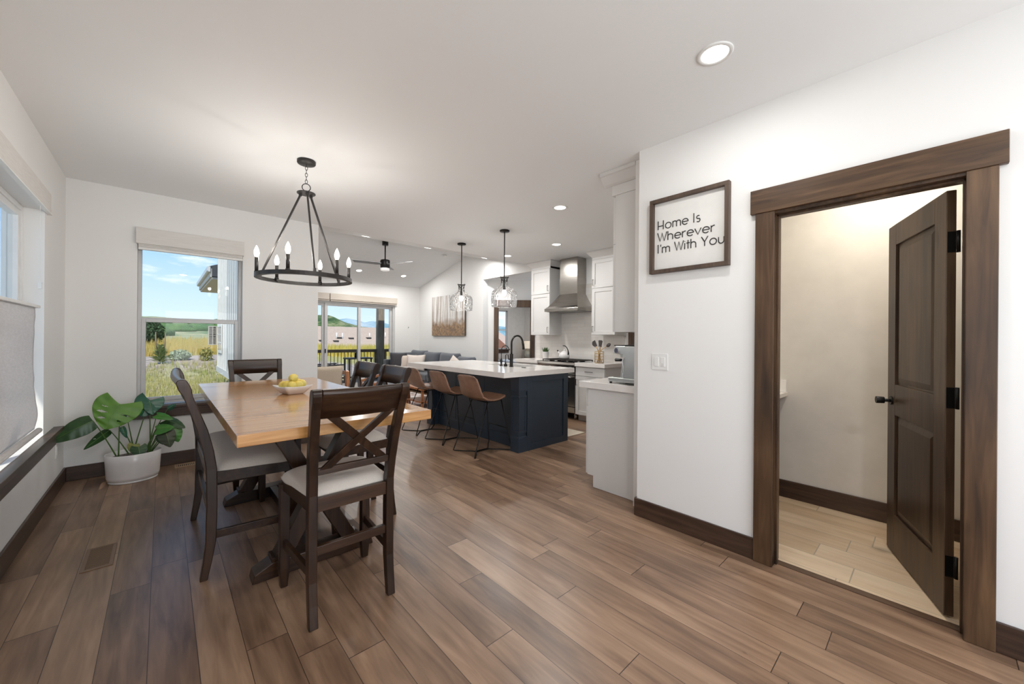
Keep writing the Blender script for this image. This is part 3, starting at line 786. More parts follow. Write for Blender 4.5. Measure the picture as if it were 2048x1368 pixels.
# pendants: crackled clear glass jug shades
PGL = thin_glass('crackle_glass', (1, 1, 1), 1.1, 0.03, bs=1.0, bscale=30, ior=1.45, milk=0.03)
def pendant(px, py, label):
    t = thing('pendant_light', label, 'pendant light', (px, py, 1.74), 'glass pendants over the island')
    MB().lathe([(0.012, -0.024), (0.062, -0.020), (0.064, -0.016), (0.064, -0.001)], (px, py, CE), 32).build('canopy', BLACKM, t)
    m = MB().cyl((px, py, 2.08), (px, py, CE - 0.02), 0.007, n=12); m.cyl((px, py, 2.125), (px, py, 2.131), 0.052); m.cyl((px, py, 2.02), (px, py, 2.10), 0.013, 0.018)
    m.build('rod', BLACKM, t)
    prof = [(0.163, 0.0), (0.168, 0.03), (0.172, 0.10), (0.170, 0.165), (0.158, 0.20), (0.125, 0.232), (0.080, 0.258), (0.052, 0.285), (0.044, 0.33), (0.045, 0.37), (0.060, 0.385), (0.060, 0.398), (0.047, 0.40)]
    n = 40; vs = []; fs = []
    for r, z in prof:
        for k in range(n):
            a = 2 * PI * k / n; w_ = 1 + 0.012 * math.sin(5 * a + z * 30) * (1 if z < 0.25 else 0)
            vs.append((px + r * w_ * math.cos(a), py + r * w_ * math.sin(a), 1.745 + z))
    for i in range(len(prof) - 1):
        for k in range(n): fs.append((i * n + k, i * n + (k + 1) % n, (i + 1) * n + (k + 1) % n, (i + 1) * n + k))
    MB().add(vs, fs, True).build('glass_shade', PGL, t)
    b_ = MB().ell((px, py, 1.93), (0.032, 0.032, 0.042)).build('bulb', emis('lit_pendant_bulb', (1.0, 0.96, 0.9), 10.0), t)
    MB().cyl((px, py, 1.965), (px, py, 2.03), 0.016).build('socket', BLACKM, t)
    ld = bpy.data.lights.new('lamp', 'POINT'); ld.energy = P_PEND; ld.color = (1.0, 0.97, 0.93); ld.shadow_soft_size = 0.03
    lo = bpy.data.objects.new('lamp', ld); COL.objects.link(lo); lo.parent = b_; lo.location = Vector((px, py, 1.85)) - wloc(t)
pendant(3.339, 3.84, 'crackled glass jug pendant on a black rod over the near end of the island')
pendant(3.337, 4.822, 'crackled glass jug pendant over the far end of the island, in front of the picture')

# ceiling fan under the ridge
fx, fy = 3.46, 7.8
fan = thing('ceiling_fan', 'three blade ceiling fan with black motor and round white light under the vault', 'ceiling fan', (fx, fy, 2.72))
MB().cyl((fx, fy, 3.262), (fx, fy, 3.36), 0.062, n=28).build('canopy', BLACKM, fan, bevel=0.004)
MB().cyl((fx, fy, 2.94), (fx, fy, 3.27), 0.013).build('downrod', BLACKM, fan)
MB().lathe([(0.05, 0.23), (0.088, 0.222), (0.098, 0.20), (0.098, 0.08), (0.094, 0.075), (0.094, 0.065), (0.098, 0.06), (0.098, 0.05), (0.09, 0.05)], (fx, fy, 2.735), 36).build('motor', BLACKM, fan)
MB().lathe([(0.0001, -0.008), (0.07, -0.006), (0.088, 0.004), (0.090, 0.05)], (fx, fy, 2.735), 32).build('light_lens', emis('fan_lens', (0.95, 0.94, 0.92), 0.25), fan)
BLADE = plain('grey_fan_blade', (0.30, 0.31, 0.32), 0.4)
for k in range(3):
    a = -math.atan2(fx, fy) + math.radians(197 + 120 * k); ca, sa = math.cos(a), math.sin(a)
    m = MB()
    prof = [(0.08, -0.04), (0.16, -0.058), (0.60, -0.068), (0.68, 0.045), (0.16, 0.058), (0.08, 0.04)]
    vs = []
    for zz in (0.0, 0.008):
        for r_, w_ in prof:
            tilt = w_ * 0.22
            vs.append((fx + r_ * ca - w_ * sa, fy + r_ * sa + w_ * ca, 2.865 + tilt + zz))
    n = len(prof)
    m.add(vs, [tuple(range(n)), tuple(range(2 * n - 1, n - 1, -1))] + [(i, (i + 1) % n, n + (i + 1) % n, n + i) for i in range(n)])
    m.build('blade', BLADE, fan)
t = thing('smoke_detector', 'small round white smoke detector on the vault between fan and pendant', 'smoke detector', (5.0, 7.95, RZ(7.95)))
t.rotation_euler = (sl, 0, 0)
MB().lathe([(0.0001, -0.035), (0.04, -0.034), (0.055, -0.02), (0.06, 0.0)], (5.0, 7.95, RZ(7.95)), 28).build('detector_body', WHITEP, t)
MB().lathe([(0.061, -0.008), (0.064, -0.008), (0.064, 0.0), (0.061, 0.0)], (5.0, 7.95, RZ(7.95)), 28, cap=False).build('base_ring', WHITEP, t)
# ------------------------------------------------------------------ dining chairs and bench
PZ = [0, .1, .2, .4, .6, .70, .815, .915, 1.0, 1.045, 1.075]
PY = [-.034, -.017, -.004, 0, -.003, -.017, -.042, -.074, -.102, -.117, -.127]
def yb(z):
    for i in range(len(PZ) - 1):
        if z <= PZ[i + 1]:
            t = (z - PZ[i]) / (PZ[i + 1] - PZ[i]); t = max(0, t)
            return PY[i] * (1 - t) + PY[i + 1] * t
    return PY[-1]
def thk(z): return 0.034 + 0.014 * min(1, z / 0.25) if z < 0.25 else (0.048 if z < 0.75 else 0.048 - 0.010 * (z - 0.75) / 0.33)
def make_seat_set(name, label, cat, hw, group, xs):
    """hw: outer half width at the seat; xs: centres of the crossed braces"""
    t = thing(name, label, cat, (0, 0, 0), group)
    fl = 0.020
    def sx(z): return hw - 0.02 + (fl * max(0, (z - 0.62) / 0.46))
    for sgn in (-1, 1):
        m = MB(); zs = [0.0, .05, .1, .15, .2, .3, .4, .5, .6, .65, .7, .76, .82, .87, .92, .97, 1.01, 1.045, 1.07]
        vs = []; fs = []
        for z in zs:
            c = sgn * sx(z); y = yb(z); h = thk(z) / 2
            if z > 1.03: h += 0.008
            vs += [(c - .02, y - h, z), (c + .02, y - h, z), (c + .02, y + h, z), (c - .02, y + h, z)]
        # rounded scroll at the very top
        for dz, hh, dy in ((1.088, 0.024, -.131), (1.098, 0.016, -.131), (1.102, 0.005, -.131)):
            c = sgn * sx(1.08)
            vs += [(c - .02, dy - hh, dz), (c + .02, dy - hh, dz), (c + .02, dy + hh, dz), (c - .02, dy + hh, dz)]
        k = len(vs) // 4
        for i in range(k - 1):
            for j in range(4):
                l = (j + 1) % 4
                fs.append((i * 4 + j, i * 4 + l, i * 4 + 4 + l, i * 4 + 4 + j))
        fs += [(3, 2, 1, 0), tuple(4 * k - 4 + j for j in range(4))]
        m.add(vs, fs, False).build('leg', ESP, t, bevel=0.004)
        # front leg, tapered
        m = MB(); x = sgn * (hw + 0.010); yf = 0.415
        m.bar((x, yf - 0.022, 0.55), (x, yf - 0.022, 0.10), 0.046, 0.046, (0, 1, 0)); m.bar((x, yf - 0.022, 0.10), (x, yf - 0.022, 0.004), 0.046, 0.046, (0, 1, 0), 0.034, 0.034)
        m.cyl((x, yf - 0.022, 0), (x, yf - 0.022, 0.006), 0.010, n=12)
        m.build('leg', ESP, t, bevel=0.003)
        # side stretcher and side apron
        m = MB().bar((sgn * (hw - .018), 0.02, 0.235), (sgn * (hw + .008), yf - .04, 0.235), 0.020, 0.042)
        m.build('stretcher', ESPX, t, bevel=0.002)
        m = MB().bar((sgn * (hw - .020), 0.015, 0.548), (sgn * (hw + .010), yf - .02, 0.548), 0.024, 0.062)
        m.build('seat_rail', ESPX, t, bevel=0.002)
    MB().box(-hw + .03, hw - .03, -.016, .010, 0.516, 0.580).build('seat_rail', ESPX, t, bevel=0.002)
    MB().box(-hw, hw, 0.38, 0.405, 0.516, 0.580).build('seat_rail', ESPX, t, bevel=0.002)
    MB().box(-hw + .03, hw - .03, -.012, .010, 0.312, 0.355).build('stretcher', ESPX, t, bevel=0.002)
    # cushion, crowned, wider at the front with soft corners
    def fn(u, v):
        s_ = v; a = 2 * u - 1
        w_ = (hw - 0.012) * (1 - s_) + (hw + 0.030) * s_
        y = 0.018 + s_ * (0.440 - 0.018)
        cr = max(0.0, abs(a) ** 6 + (abs(2 * s_ - 1)) ** 8)
        k = 1 - 0.035 * (abs(2 * s_ - 1) ** 6)
        z = 0.580 + 0.050 * max(0.0, 1 - abs(a) ** (5 if hw < .3 else 14)) ** 0.5 * max(0.0, 1 - abs(2 * s_ - 1) ** 6) ** 0.5
        y2 = y - 0.020 * (a ** 4) * (1 if s_ > 0.5 else 0) * (2 * s_ - 1) + (0.008 * (1 - a * a) * s_)
        return (a * w_ * k, y2, z)
    m = MB().grid(fn, 28, 22)
    def edge(u, v):
        p = fn(u, v); return p
    # skirt around the rim
    rim = [fn(i / 28, 0) for i in range(28)] + [fn(1, j / 22) for j in range(22)] + [fn(1 - i / 28, 1) for i in range(28)] + [fn(0, 1 - j / 22) for j in range(22)]
    cyc = 0.22
    low = [(p[0] * 0.985, cyc + (p[1] - cyc) * 0.985, 0.566) for p in rim]
    n = len(rim); m.add(rim + low, [(i, (i + 1) % n, n + (i + 1) % n, n + i) for i in range(n)] + [tuple(range(2 * n - 1, n - 1, -1))], True)
    m.build('seat_cushion', LINEN, t)
    # crest board with a rolled top edge, slightly bowed backwards
    w0 = sx(1.0) - 0.02
    bow = lambda a: -0.016 * (1 - a * a)
    prof = [(.972, .011), (1.03, .011), (1.062, .010)]
    def crest(u, v):
        a = 2 * u - 1
        pts = [(-.011, .965), (-.011, 1.05), (-.020, 1.062), (-.027, 1.078), (-.024, 1.094), (-.010, 1.101), (.004, 1.096), (.011, 1.084), (.011, 1.04), (.011, .965), (-.011, .965)]
        i = min(int(round(v * (len(pts) - 1))), len(pts) - 1)
        dy, z = pts[i]
        zc = min(z, 1.07)
        return (a * (w0 + 0.001), yb(zc) + dy + bow(a) - 0.002, z)
    m = MB().grid(crest, 16, 10, smooth=True)
    m.build('crest_rail', ESPX, t, bevel=0.0)
    MB().bar((-w0, yb(.707) - .002, .707), (w0, yb(.707) - .002, .707), 0.022, 0.032).build('lower_rail', ESPX, t, bevel=0.003)
    # crossed braces
    for (xa, xb) in xs:
        for d in (0, 1):
            m = MB(); n = 10; vs = []; fs = []
            p0, p1 = (xa, xb) if d == 0 else (xb, xa)
            for i in range(n + 1):
                s_ = i / n; z = 0.715 + s_ * (0.975 - 0.715); x = p0 + (p1 - p0) * s_
                y = yb(z) + bow(x / max(w0, .01)) * s_ - 0.001 + (0.003 if d else -0.003)
                hw_ = 0.027
                vs += [(x - hw_, y - .009, z), (x + hw_, y - .009, z), (x + hw_, y + .009, z), (x - hw_, y + .009, z)]
            for i in range(n):
                for j in range(4):
                    l = (j + 1) % 4
                    fs.append((i * 4 + j, i * 4 + l, i * 4 + 4 + l, i * 4 + 4 + j))
            fs += [(3, 2, 1, 0), tuple(4 * n + j for j in range(4))]
            m.add(vs, fs).build('cross_brace', ESP, t, bevel=0.002)
    return t
chair = make_seat_set('dining_chair', 'dark X-back counter chair at the near end of the table, its back to the camera', 'chair', 0.205, 'X-back dining chairs', [(-.135, .145)])
chair.location = (0.700, 1.935, 0)
dup(chair, (1.262, 2.925, 0), PI / 2, 'dark X-back chair on the island side of the table, nearer of the two there')
dup(chair, (1.270, 3.520, 0), PI / 2, 'dark X-back chair on the island side of the table, farther of the two there')
dup(chair, (0.690, 4.430, 0), PI, 'dark X-back chair at the far end of the table, facing the camera')
bench = make_seat_set('dining_bench', 'dark two-seat bench with a linen cushion and backrest on the window side of the table', 'bench', 0.487, None, [(-.43, -.03), (.03, .43)])
bench.location = (0.207, 3.145, 0); bench.rotation_euler = (0, 0, -PI / 2)

# ------------------------------------------------------------------ dining table
tb = thing('dining_table', 'rectangular dining table with honey wood top on dark X trestle legs', 'table', (0.69, 3.13, 0))
TX0, TX1, TY0, TY1 = 0.232, 1.150, 1.955, 4.300
m = MB().box(TX0, TX1, TY0, TY0 + 0.30, 0.863, 0.915).box(TX0, TX1, TY1 - 0.30, TY1, 0.863, 0.915)
m.box(TX0, TX1, TY0 + 0.3008, 3.1275, 0.863, 0.915).box(TX0, TX1, 3.1285, TY1 - 0.3008, 0.863, 0.915)
m.build('tabletop', HONEY, tb, bevel=0.003)
for yc in (2.50, 3.76):
    m = MB()
    m.prism([(0.362, 0.0), (0.372, 0.045), (0.455, 0.085), (0.925, 0.085), (1.008, 0.045), (1.018, 0.0)], 'y', yc - 0.055, yc + 0.055)
    m.box(0.452, 0.478, yc - 0.05, yc + 0.05, 0.083, 0.108); m.box(0.902, 0.928, yc - 0.05, yc + 0.05, 0.083, 0.108)
    m.build('trestle_foot', ESPX, tb, bevel=0.004)
    MB().bar((0.500, yc, 0.075), (0.900, yc, 0.80), 0.085, 0.085, (0, 1, 0), 0.085, 0.085).build('leg', ESP, tb, bevel=0.004)
    MB().bar((0.880, yc, 0.075), (0.480, yc, 0.80), 0.079, 0.085, (0, 1, 0), 0.079, 0.085).build('leg', ESP, tb, bevel=0.004)
    MB().box(0.38, 1.00, yc - 0.05, yc + 0.05, 0.795, 0.861).build('top_rail', ESPX, tb, bevel=0.004)
MB().box(0.665, 0.715, 2.555, 3.705, 0.02, 0.085).build('stretcher', ESPX, tb, bevel=0.003)

# bowl and lemons
bwx, bwy = 0.705, 3.15
bo = thing('fruit_bowl', 'square white ceramic bowl of lemons on the dining table', 'bowl', (bwx, bwy, 0.915))
def sq(h, z, k=0.0):
    r = math.radians(14); n = 8; out = []
    for i in range(4 * n):
        s_ = i / n; q = int(s_); f = s_ - q
        c = [(-1, -1), (1, -1), (1, 1), (-1, 1), (-1, -1)]
        x = c[q][0] + (c[q + 1][0] - c[q][0]) * f; y = c[q][1] + (c[q + 1][1] - c[q][1]) * f
        pull = 1 - 0.05 * (1 - abs(x * y)); x *= pull; y *= pull
        zz = z + k * (abs(x * y)) ** 2
        out.append((bwx + h * (x * math.cos(r) - y * math.sin(r)), bwy + h * (x * math.sin(r) + y * math.cos(r)), 0.915 + zz))
    return out
rings = [sq(0.048, 0.0), sq(0.058, 0.006), sq(0.077, 0.032), sq(0.096, 0.054, 0.008), sq(0.092, 0.057, 0.008), sq(0.073, 0.036), sq(0.052, 0.012), sq(0.01, 0.010)]
vs = [p for r_ in rings for p in r_]; n = 32
fs = [(i * n + j, i * n + (j + 1) % n, (i + 1) * n + (j + 1) % n, (i + 1) * n + j) for i in range(len(rings) - 1) for j in range(n)]
fs += [tuple(range(n - 1, -1, -1)), tuple((len(rings) - 1) * n + j for j in range(n))]
MB().add(vs, fs, True).build('bowl_body', CERAMIC, bo)
MB().box(bwx - 0.038, bwx + 0.038, bwy - 0.038, bwy + 0.038, 0.9155, 0.9165).build('foot', CERAMIC, bo)
LEM = plain('lemon_peel', (0.86, 0.60, 0.06), 0.4, c2=(0.66, 0.60, 0.18), nscale=14, bs=0.2, bscale=180)
LEMN = plain('lemon_tip', (0.35, 0.35, 0.12), 0.6)
def lemon(x, y, z, az, el, label):
    K = 1.0
    t = thing('lemon', label, 'lemon', (bwx + x * .72, bwy + y * .72, 0.915 + z + .020), 'lemons in the bowl')
    prof = [(0.0003, -0.046), (0.007, -0.042), (0.014, -0.035), (0.026, -0.022), (0.0315, -0.004), (0.031, 0.010), (0.024, 0.025), (0.013, 0.035), (0.007, 0.040), (0.0003, 0.042)]
    R = Matrix.Rotation(az, 3, 'Z') @ Matrix.Rotation(PI / 2 - el, 3, 'Y')
    m0 = MB().lathe(prof, (0, 0, 0), 20); o = Vector(t.location)
    m0.v = [tuple(o + R @ Vector(p) * K) for p in m0.v]
    m0.build('fruit', LEM, t)
    m1 = MB().lathe([(0.0003, -0.0485), (0.0035, -0.047), (0.0035, -0.043)], (0, 0, 0), 10)
    m1.v = [tuple(o + R @ Vector(p) * K) for p in m1.v]
    m1.build('stem_end', LEMN, t)
lemon(-.072, .035, .042, 1.9, 0.1, 'pale lemon at the left of the bowl, farthest left')
lemon(-.052, -.018, .046, 2.1, 0.2, 'pale green-yellow lemon second from the left in the bowl')
lemon(-.022, -.068, .044, 1.2, 0.1, 'pale lemon at the front left of the bowl, its end towards the camera')
lemon(.030, -.050, .045, -0.5, 0.0, 'pale yellow lemon lying sideways along the front rim of the bowl')
lemon(.078, -.005, .048, 1.0, 0.2, 'yellow-green lemon at the right of the bowl')
lemon(.010, .045, .043, 0.4, 0.0, 'lemon at the back of the bowl behind the top one')
lemon(.062, .058, .050, 1.6, 0.2, 'small piece of deep yellow lemon showing at the back right of the bowl')
lemon(.004, -.004, .092, 1.1, 0.15, 'deep yellow lemon on top of the heap in the bowl')

# ------------------------------------------------------------------ monstera in its oval pot
pl = thing('potted_monstera', 'monstera with large split leaves in an oval white planter below the dining window', 'plant', (-0.185, 5.02, 0))
px_, py_ = -0.190, 4.985
MB().lathe([(0.165, 0.0), (0.168, 0.010), (0.16, 0.012), (0.160, 0.018), (0.172, 0.022), (0.180, 0.05), (0.186, 0.17), (0.191, 0.252), (0.187, 0.256), (0.181, 0.252), (0.180, 0.22), (0.001, 0.21)], (px_, py_, 0.001), 56, sx=1.0, sy=0.82).build('planter', CERAMIC, pl)
SOIL = plain('potting_soil', (0.045, 0.034, 0.028), 0.95, c2=(0.25, 0.22, 0.20), nscale=90, bs=1.0, bscale=120)
MB().lathe([(0.180, 0.217), (0.12, 0.226), (0.06, 0.222), (0.001, 0.225)], (px_, py_, 0.001), 40, sx=1.0, sy=0.82).build('soil', SOIL, pl)
LG = [plain('leaf_dark_green', (0.018, 0.055, 0.014), 0.34, c2=(0.028, 0.085, 0.018), nscale=20),
      plain('leaf_light_green', (0.10, 0.24, 0.018), 0.36, c2=(0.07, 0.18, 0.015), nscale=14),
      plain('leaf_blue_green', (0.018, 0.095, 0.055), 0.25, c2=(0.03, 0.13, 0.08), nscale=14),
      plain('leaf_bright_green', (0.05, 0.21, 0.02), 0.35, c2=(0.035, 0.15, 0.015), nscale=14),
      plain('leaf_brown_green', (0.055, 0.06, 0.035), 0.45, c2=(0.035, 0.055, 0.02), nscale=12),
      plain('leaf_yellow_green', (0.22, 0.22, 0.04), 0.45, c2=(0.14, 0.18, 0.03), nscale=20)]
STM = plain('plant_stem', (0.07, 0.15, 0.03), 0.45)
VEIN = plain('leaf_vein', (0.14, 0.26, 0.06), 0.45)
def leaf(soil, base, tip, wid, mat, face=(0.3, -1, 0.25), fold=0.25, droop=0.12, slits=(), notch=0.12, label=None, bow=0.05):
    """heart-shaped leaf from base (where the stem joins) to tip"""
    base = Vector(base); tip = Vector(tip); d = tip - base; L = d.length; d.normalize()
    nrm = Vector(face).normalized(); nrm = (nrm - d * nrm.dot(d)).normalized(); s_ = d.cross(nrm).normalized()
    def width(v):
        v = min(max(v, 0.0), 1.0)
        return wid / 2 * (math.sin(PI * min(1, (v + 0.10) / 1.10) ** 0.62) ** 0.72) if v < 1 else 0.0
    def fn(u, v):
        a = 2 * u - 1; vv = v
        w_ = width(vv)
        along = vv * L - notch * L * (abs(a) ** 1.2) * (1 - vv) ** 2 * 1.3
        p = base + d * along + s_ * (a * w_)
        p += nrm * (-fold * abs(a) ** 1.3 * w_ + droop * 0)
        p += Vector((0, 0, -droop * L * vv * vv)) + nrm * (bow * L * math.sin(PI * vv)) + nrm * (0.012 * math.sin(vv * 26 + 3 * a) * abs(a) * wid)
        return p
    def keep(u, v):
        a = 2 * u - 1
        for (side, v0, a0, a1, t) in slits:
            if a * side > 0 and a0 < abs(a) < a1 and abs(v - (v0 + 0.10 * (abs(a) - a0))) < t * math.sin(PI * (abs(a) - a0) / (a1 - a0)): return False
        return True
    lf = MB().grid(fn, 44, 56, True, keep).build('leaf', mat, pl, solid=0.0012)
    if label: lf['label'] = label
    c = [fn(0.5, v / 10) + nrm * 0.0015 for v in range(10)]
    MB().tube(c, 0.0016, 6, rs=[0.0022 * (1 - 0.08 * i) for i in range(10)]).build('midrib', VEIN, lf).parent = lf
    # petiole
    sp = Vector(soil); mid = (sp + base) / 2 + Vector((0, 0, 0.06 * (base - sp).length)) + nrm * 0.01
    P = []
    for i in range(13):
        t = i / 12
        P.append(sp * (1 - t) ** 2 + mid * 2 * t * (1 - t) + base * t * t)
    MB().tube(P, 0.004, 8, rs=[0.006 - 0.0033 * i / 12 for i in range(13)]).build('stem', STM, pl)
zs = 0.212
leaf((-.30, 5.02, zs), (-0.445, 4.95, 0.582), (-0.690, 4.93, 0.445), 0.165, LG[0], (0.25, -0.8, 0.5), 0.3, 0.05, label='large dark leaf hanging out to the left', notch=0.0)
leaf((-.29, 5.00, zs), (-0.281, 4.98, 0.705), (-0.374, 4.93, 0.505), 0.33, LG[1], (0.05, -1, 0.35), 0.06, 0.03, [(1, .42, .28, .80, .030), (1, .62, .28, .80, .030), (-1, .40, .32, .72, .022), (1, .25, .30, .70, .012), (-1, .62, .3, .62, .02)], notch=0.24, label='big light green leaf with slits')
leaf((-.22, 5.05, zs), (-0.349, 5.03, 0.470), (-0.500, 4.96, 0.345), 0.075, LG[0], (0.5, -0.6, 0.6), 0.5, 0.05, [(1, .5, .2, .7, .02)], notch=0.0)
leaf((-.19, 5.08, zs), (-0.240, 5.05, 0.565), (-0.358, 5.00, 0.505), 0.075, LG[2], (0.2, -1, 0.5), 0.3, 0.05)
leaf((-.20, 5.09, zs), (-0.085, 5.10, 0.705), (-0.140, 5.04, 0.565), 0.215, LG[2], (0.0, -0.9, 0.45), 0.22, 0.02, notch=0.30)
leaf((-.08, 5.06, zs), (-0.088, 5.09, 0.690), (-0.065, 5.03, 0.575), 0.12, LG[2], (0.3, -0.9, 0.35), 0.2, 0.02)
leaf((-.12, 5.06, zs), (0.041, 5.10, 0.604), (0.105, 5.08, 0.650), 0.05, LG[2], (0.3, -0.8, 0.5), 0.3, 0.0, notch=0)
leaf((-.10, 5.04, zs), (-0.035, 5.02, 0.570), (0.085, 4.98, 0.520), 0.085, LG[3], (0.1, -0.7, 0.8), 0.2, 0.05)
leaf((-.09, 5.06, zs), (0.030, 5.06, 0.505), (0.174, 5.00, 0.425), 0.125, LG[0], (0.2, -0.8, 0.7), 0.3, 0.05)
leaf((-.10, 5.00, zs), (-0.035, 4.96, 0.438), (0.091, 4.92, 0.456), 0.105, LG[3], (0.0, -0.8, 0.6), 0.15, 0.05)
leaf((-.08, 5.02, zs), (0.082, 5.00, 0.425), (0.122, 4.95, 0.300), 0.125, LG[3], (0.1, -0.95, 0.2), 0.2, 0.02)
leaf((-.09, 4.98, zs), (0.028, 4.94, 0.412), (0.062, 4.88, 0.275), 0.135, LG[4], (0.0, -0.95, 0.3), 0.25, 0.02, label='browning leaf on the right side')
leaf((-.10, 4.98, zs), (-0.013, 4.96, 0.380), (0.012, 4.92, 0.300), 0.075, LG[0], (-0.2, -0.95, 0.2), 0.2, 0.02)
leaf((-.15, 4.96, zs), (-0.155, 4.90, 0.310), (-0.145, 4.870, 0.225), 0.115, LG[0], (0.0, -0.95, 0.3), 0.15, 0.0, notch=0.2)
leaf((-.17, 4.98, zs), (-0.185, 4.93, 0.335), (-0.205, 4.90, 0.270), 0.085, LG[5], (0.1, -0.9, 0.4), 0.2, 0.0, label='small yellowing leaf')
leaf((-.18, 5.04, zs), (-0.270, 5.00, 0.494), (-0.238, 5.00, 0.385), 0.045, LG[2], (0.2, -0.95, 0.2), 0.3, 0.0, notch=0)

# floor registers
def register(name, label, x0, x1, y0, y1, n, along):
    t = thing(name, label, 'vent', ((x0 + x1) / 2, (y0 + y1) / 2, 0), 'floor vents')
    m = MB(); e = 0.016
    m.box(x0, x1, y0, y0 + e, 0.0005, 0.005).box(x0, x1, y1 - e, y1, 0.0005, 0.005).box(x0, x0 + e, y0 + e, y1 - e, 0.0005, 0.005).box(x1 - e, x1, y0 + e, y1 - e, 0.0005, 0.005)
    m.build('frame', BR, t, bevel=0.001)
    B(x0 + e, x1 - e, y0 + e, y1 - e, 0.0006, 0.0012).build('backing', plain('vent_dark', (0.02, 0.014, 0.010), 0.7), t)
    for i in range(n):
        s_ = (i + 0.5) / n
        if along == 'y': m2 = B(x0 + e, x1 - e, y0 + e + s_ * (y1 - y0 - 2 * e) - 0.0035, y0 + e + s_ * (y1 - y0 - 2 * e) + 0.0035, 0.0012, 0.0042)
        else: m2 = B(x0 + e + s_ * (x1 - x0 - 2 * e) - 0.004, x0 + e + s_ * (x1 - x0 - 2 * e) + 0.004, y0 + e, y1 - e, 0.0012, 0.0042)
        m2.build('slat', BR, t)
BR = plain('brown_vent_metal', (0.20, 0.12, 0.07), 0.4, 0.1)
register('floor_vent', 'brown metal floor vent in the boards near the left wall', -0.336, -0.206, 3.20, 3.52, 20, 'y')
BR = plain('tan_vent_metal', (0.46, 0.33, 0.22), 0.4, 0.1)
register('floor_vent', 'tan metal floor vent by the back baseboard, right of the white planter', 0.10, 0.40, 5.13, 5.245, 18, 'x')
# ------------------------------------------------------------------ kitchen island
CT = 0.945
isl = thing('kitchen_island', 'navy panelled kitchen island with a thick white countertop', 'kitchen island', (3.45, 4.25, 0))
IX0, IX1, IY0, IY1 = 3.055, 3.94, 3.24, 5.32
m = MB().box(IX0 + 0.13, IX1, IY0 + 0.02, IY1 - 0.02, 0, 0.884)
m.box(IX0 + 0.118, IX0 + 0.13, IY0 + 0.14, IY1 - 0.14, 0, 0.13).box(IX0 + 0.122, IX0 + 0.13, IY0 + 0.14, IY1 - 0.14, 0.13, 0.145)
m.box(IX0 + 0.124, IX0 + 0.13, IY0 + 0.14, IY1 - 0.14, 0.80, 0.884)
for yy in (3.38, 4.05, 4.72, 5.12): m.box(IX0 + 0.124, IX0 + 0.13, yy, yy + 0.06, 0.145, 0.80)
m.build('body', NAVY, isl, bevel=0.002)
m = MB().box(IX0 + 0.14, IX0 + 0.205, IY0, IY0 + 0.02, 0, 0.884).box(IX1 - 0.09, IX1, IY0, IY0 + 0.02, 0, 0.884)
m.box(IX0 + 0.205, IX1 - 0.09, IY0, IY0 + 0.02, 0, 0.082).box(IX0 + 0.205, IX1 - 0.09, IY0, IY0 + 0.02, 0.815, 0.884)
m.box(IX0 + 0.205, IX1 - 0.09, IY0 + 0.012, IY0 + 0.02, 0.082, 0.815)
m.build('end_panel', NAVY, isl, bevel=0.002)
for ya, yb_ in ((IY0, IY0 + 0.14), (IY1 - 0.14, IY1)):
    m = MB().box(IX0, IX0 + 0.14, ya, yb_, 0, 0.165).box(IX0, IX0 + 0.14, ya, yb_, 0.72, 0.884)
    m.box(IX0 + .012, IX0 + 0.128, ya + .012, yb_ - .012, 0.16, 0.725)
    m.box(IX0 + 0.002, IX0 + 0.138, ya + 0.002, yb_ - 0.002, 0.165, 0.18).box(IX0 + 0.004, IX0 + 0.136, ya + 0.004, yb_ - 0.004, 0.225, 0.243).box(IX0 + 0.004, IX0 + 0.136, ya + 0.004, yb_ - 0.004, 0.642, 0.66)
    m.box(IX0 + 0.002, IX0 + 0.138, ya + 0.002, yb_ - 0.002, 0.705, 0.72)
    for u in (0, 1):
        y_ = ya if u == 0 else yb_ - 0.022
        m.box(IX0 + 0.006, IX0 + 0.012, y_, y_ + 0.022, 0.243, 0.642)
    for u in (0, 1):
        x_ = IX0 + 0.006 if u == 0 else IX0 + 0.112
        m.box(x_, x_ + 0.022, ya + 0.006, ya + 0.012, 0.243, 0.642)
    m.build('post', NAVY, isl, bevel=0.002)
# countertop with the sink cut-out
SKX0, SKX1, SKY0, SKY1 = 3.56, 3.90, 3.75, 4.45
m = MB().box(2.81, SKX0, 3.225, 5.49, 0.886, CT).box(SKX1, 4.05, 3.225, 5.49, 0.886, CT).box(SKX0, SKX1, 3.225, SKY0, 0.886, CT).box(SKX0, SKX1, SKY1, 5.49, 0.886, CT)
m.build('countertop', QUARTZ, isl)
m = MB().box(SKX0 - 0.003, SKX1 + 0.003, SKY0 - 0.003, SKY1 + 0.003, 0.885, 0.8865)
m.build('sink_basin', STEEL, isl)

def arc(c, r, a0, a1, ux, uz=(0, 0, 1), n=14):
    ux = Vector(ux); uz = Vector(uz)
    return [Vector(c) + ux * math.cos(a0 + (a1 - a0) * i / n) * r + uz * math.sin(a0 + (a1 - a0) * i / n) * r for i in range(n + 1)]
BRZ = plain('black_faucet_metal', (0.03, 0.027, 0.025), 0.3, 0.8)
fa = thing('kitchen_faucet', 'tall black gooseneck faucet on the island', 'faucet', (3.504, 3.869, CT))
m = MB().cyl((3.504, 3.869, CT), (3.504, 3.869, CT + 0.008), 0.030); m.cyl((3.504, 3.869, CT + 0.006), (3.504, 3.869, CT + 0.175), 0.0235)
m.build('base', BRZ, fa, bevel=0.002)
R_ = 0.105; top = 1.262
P = [(3.504, 3.869, CT + 0.17), (3.504, 3.869, 1.1), (3.504, 3.869, top)] + arc((3.504 + R_, 3.869, top), R_, PI, 0.25, (1, 0, 0))[1:]
MB().tube(P, 0.0135, 14).build('spout', BRZ, fa)
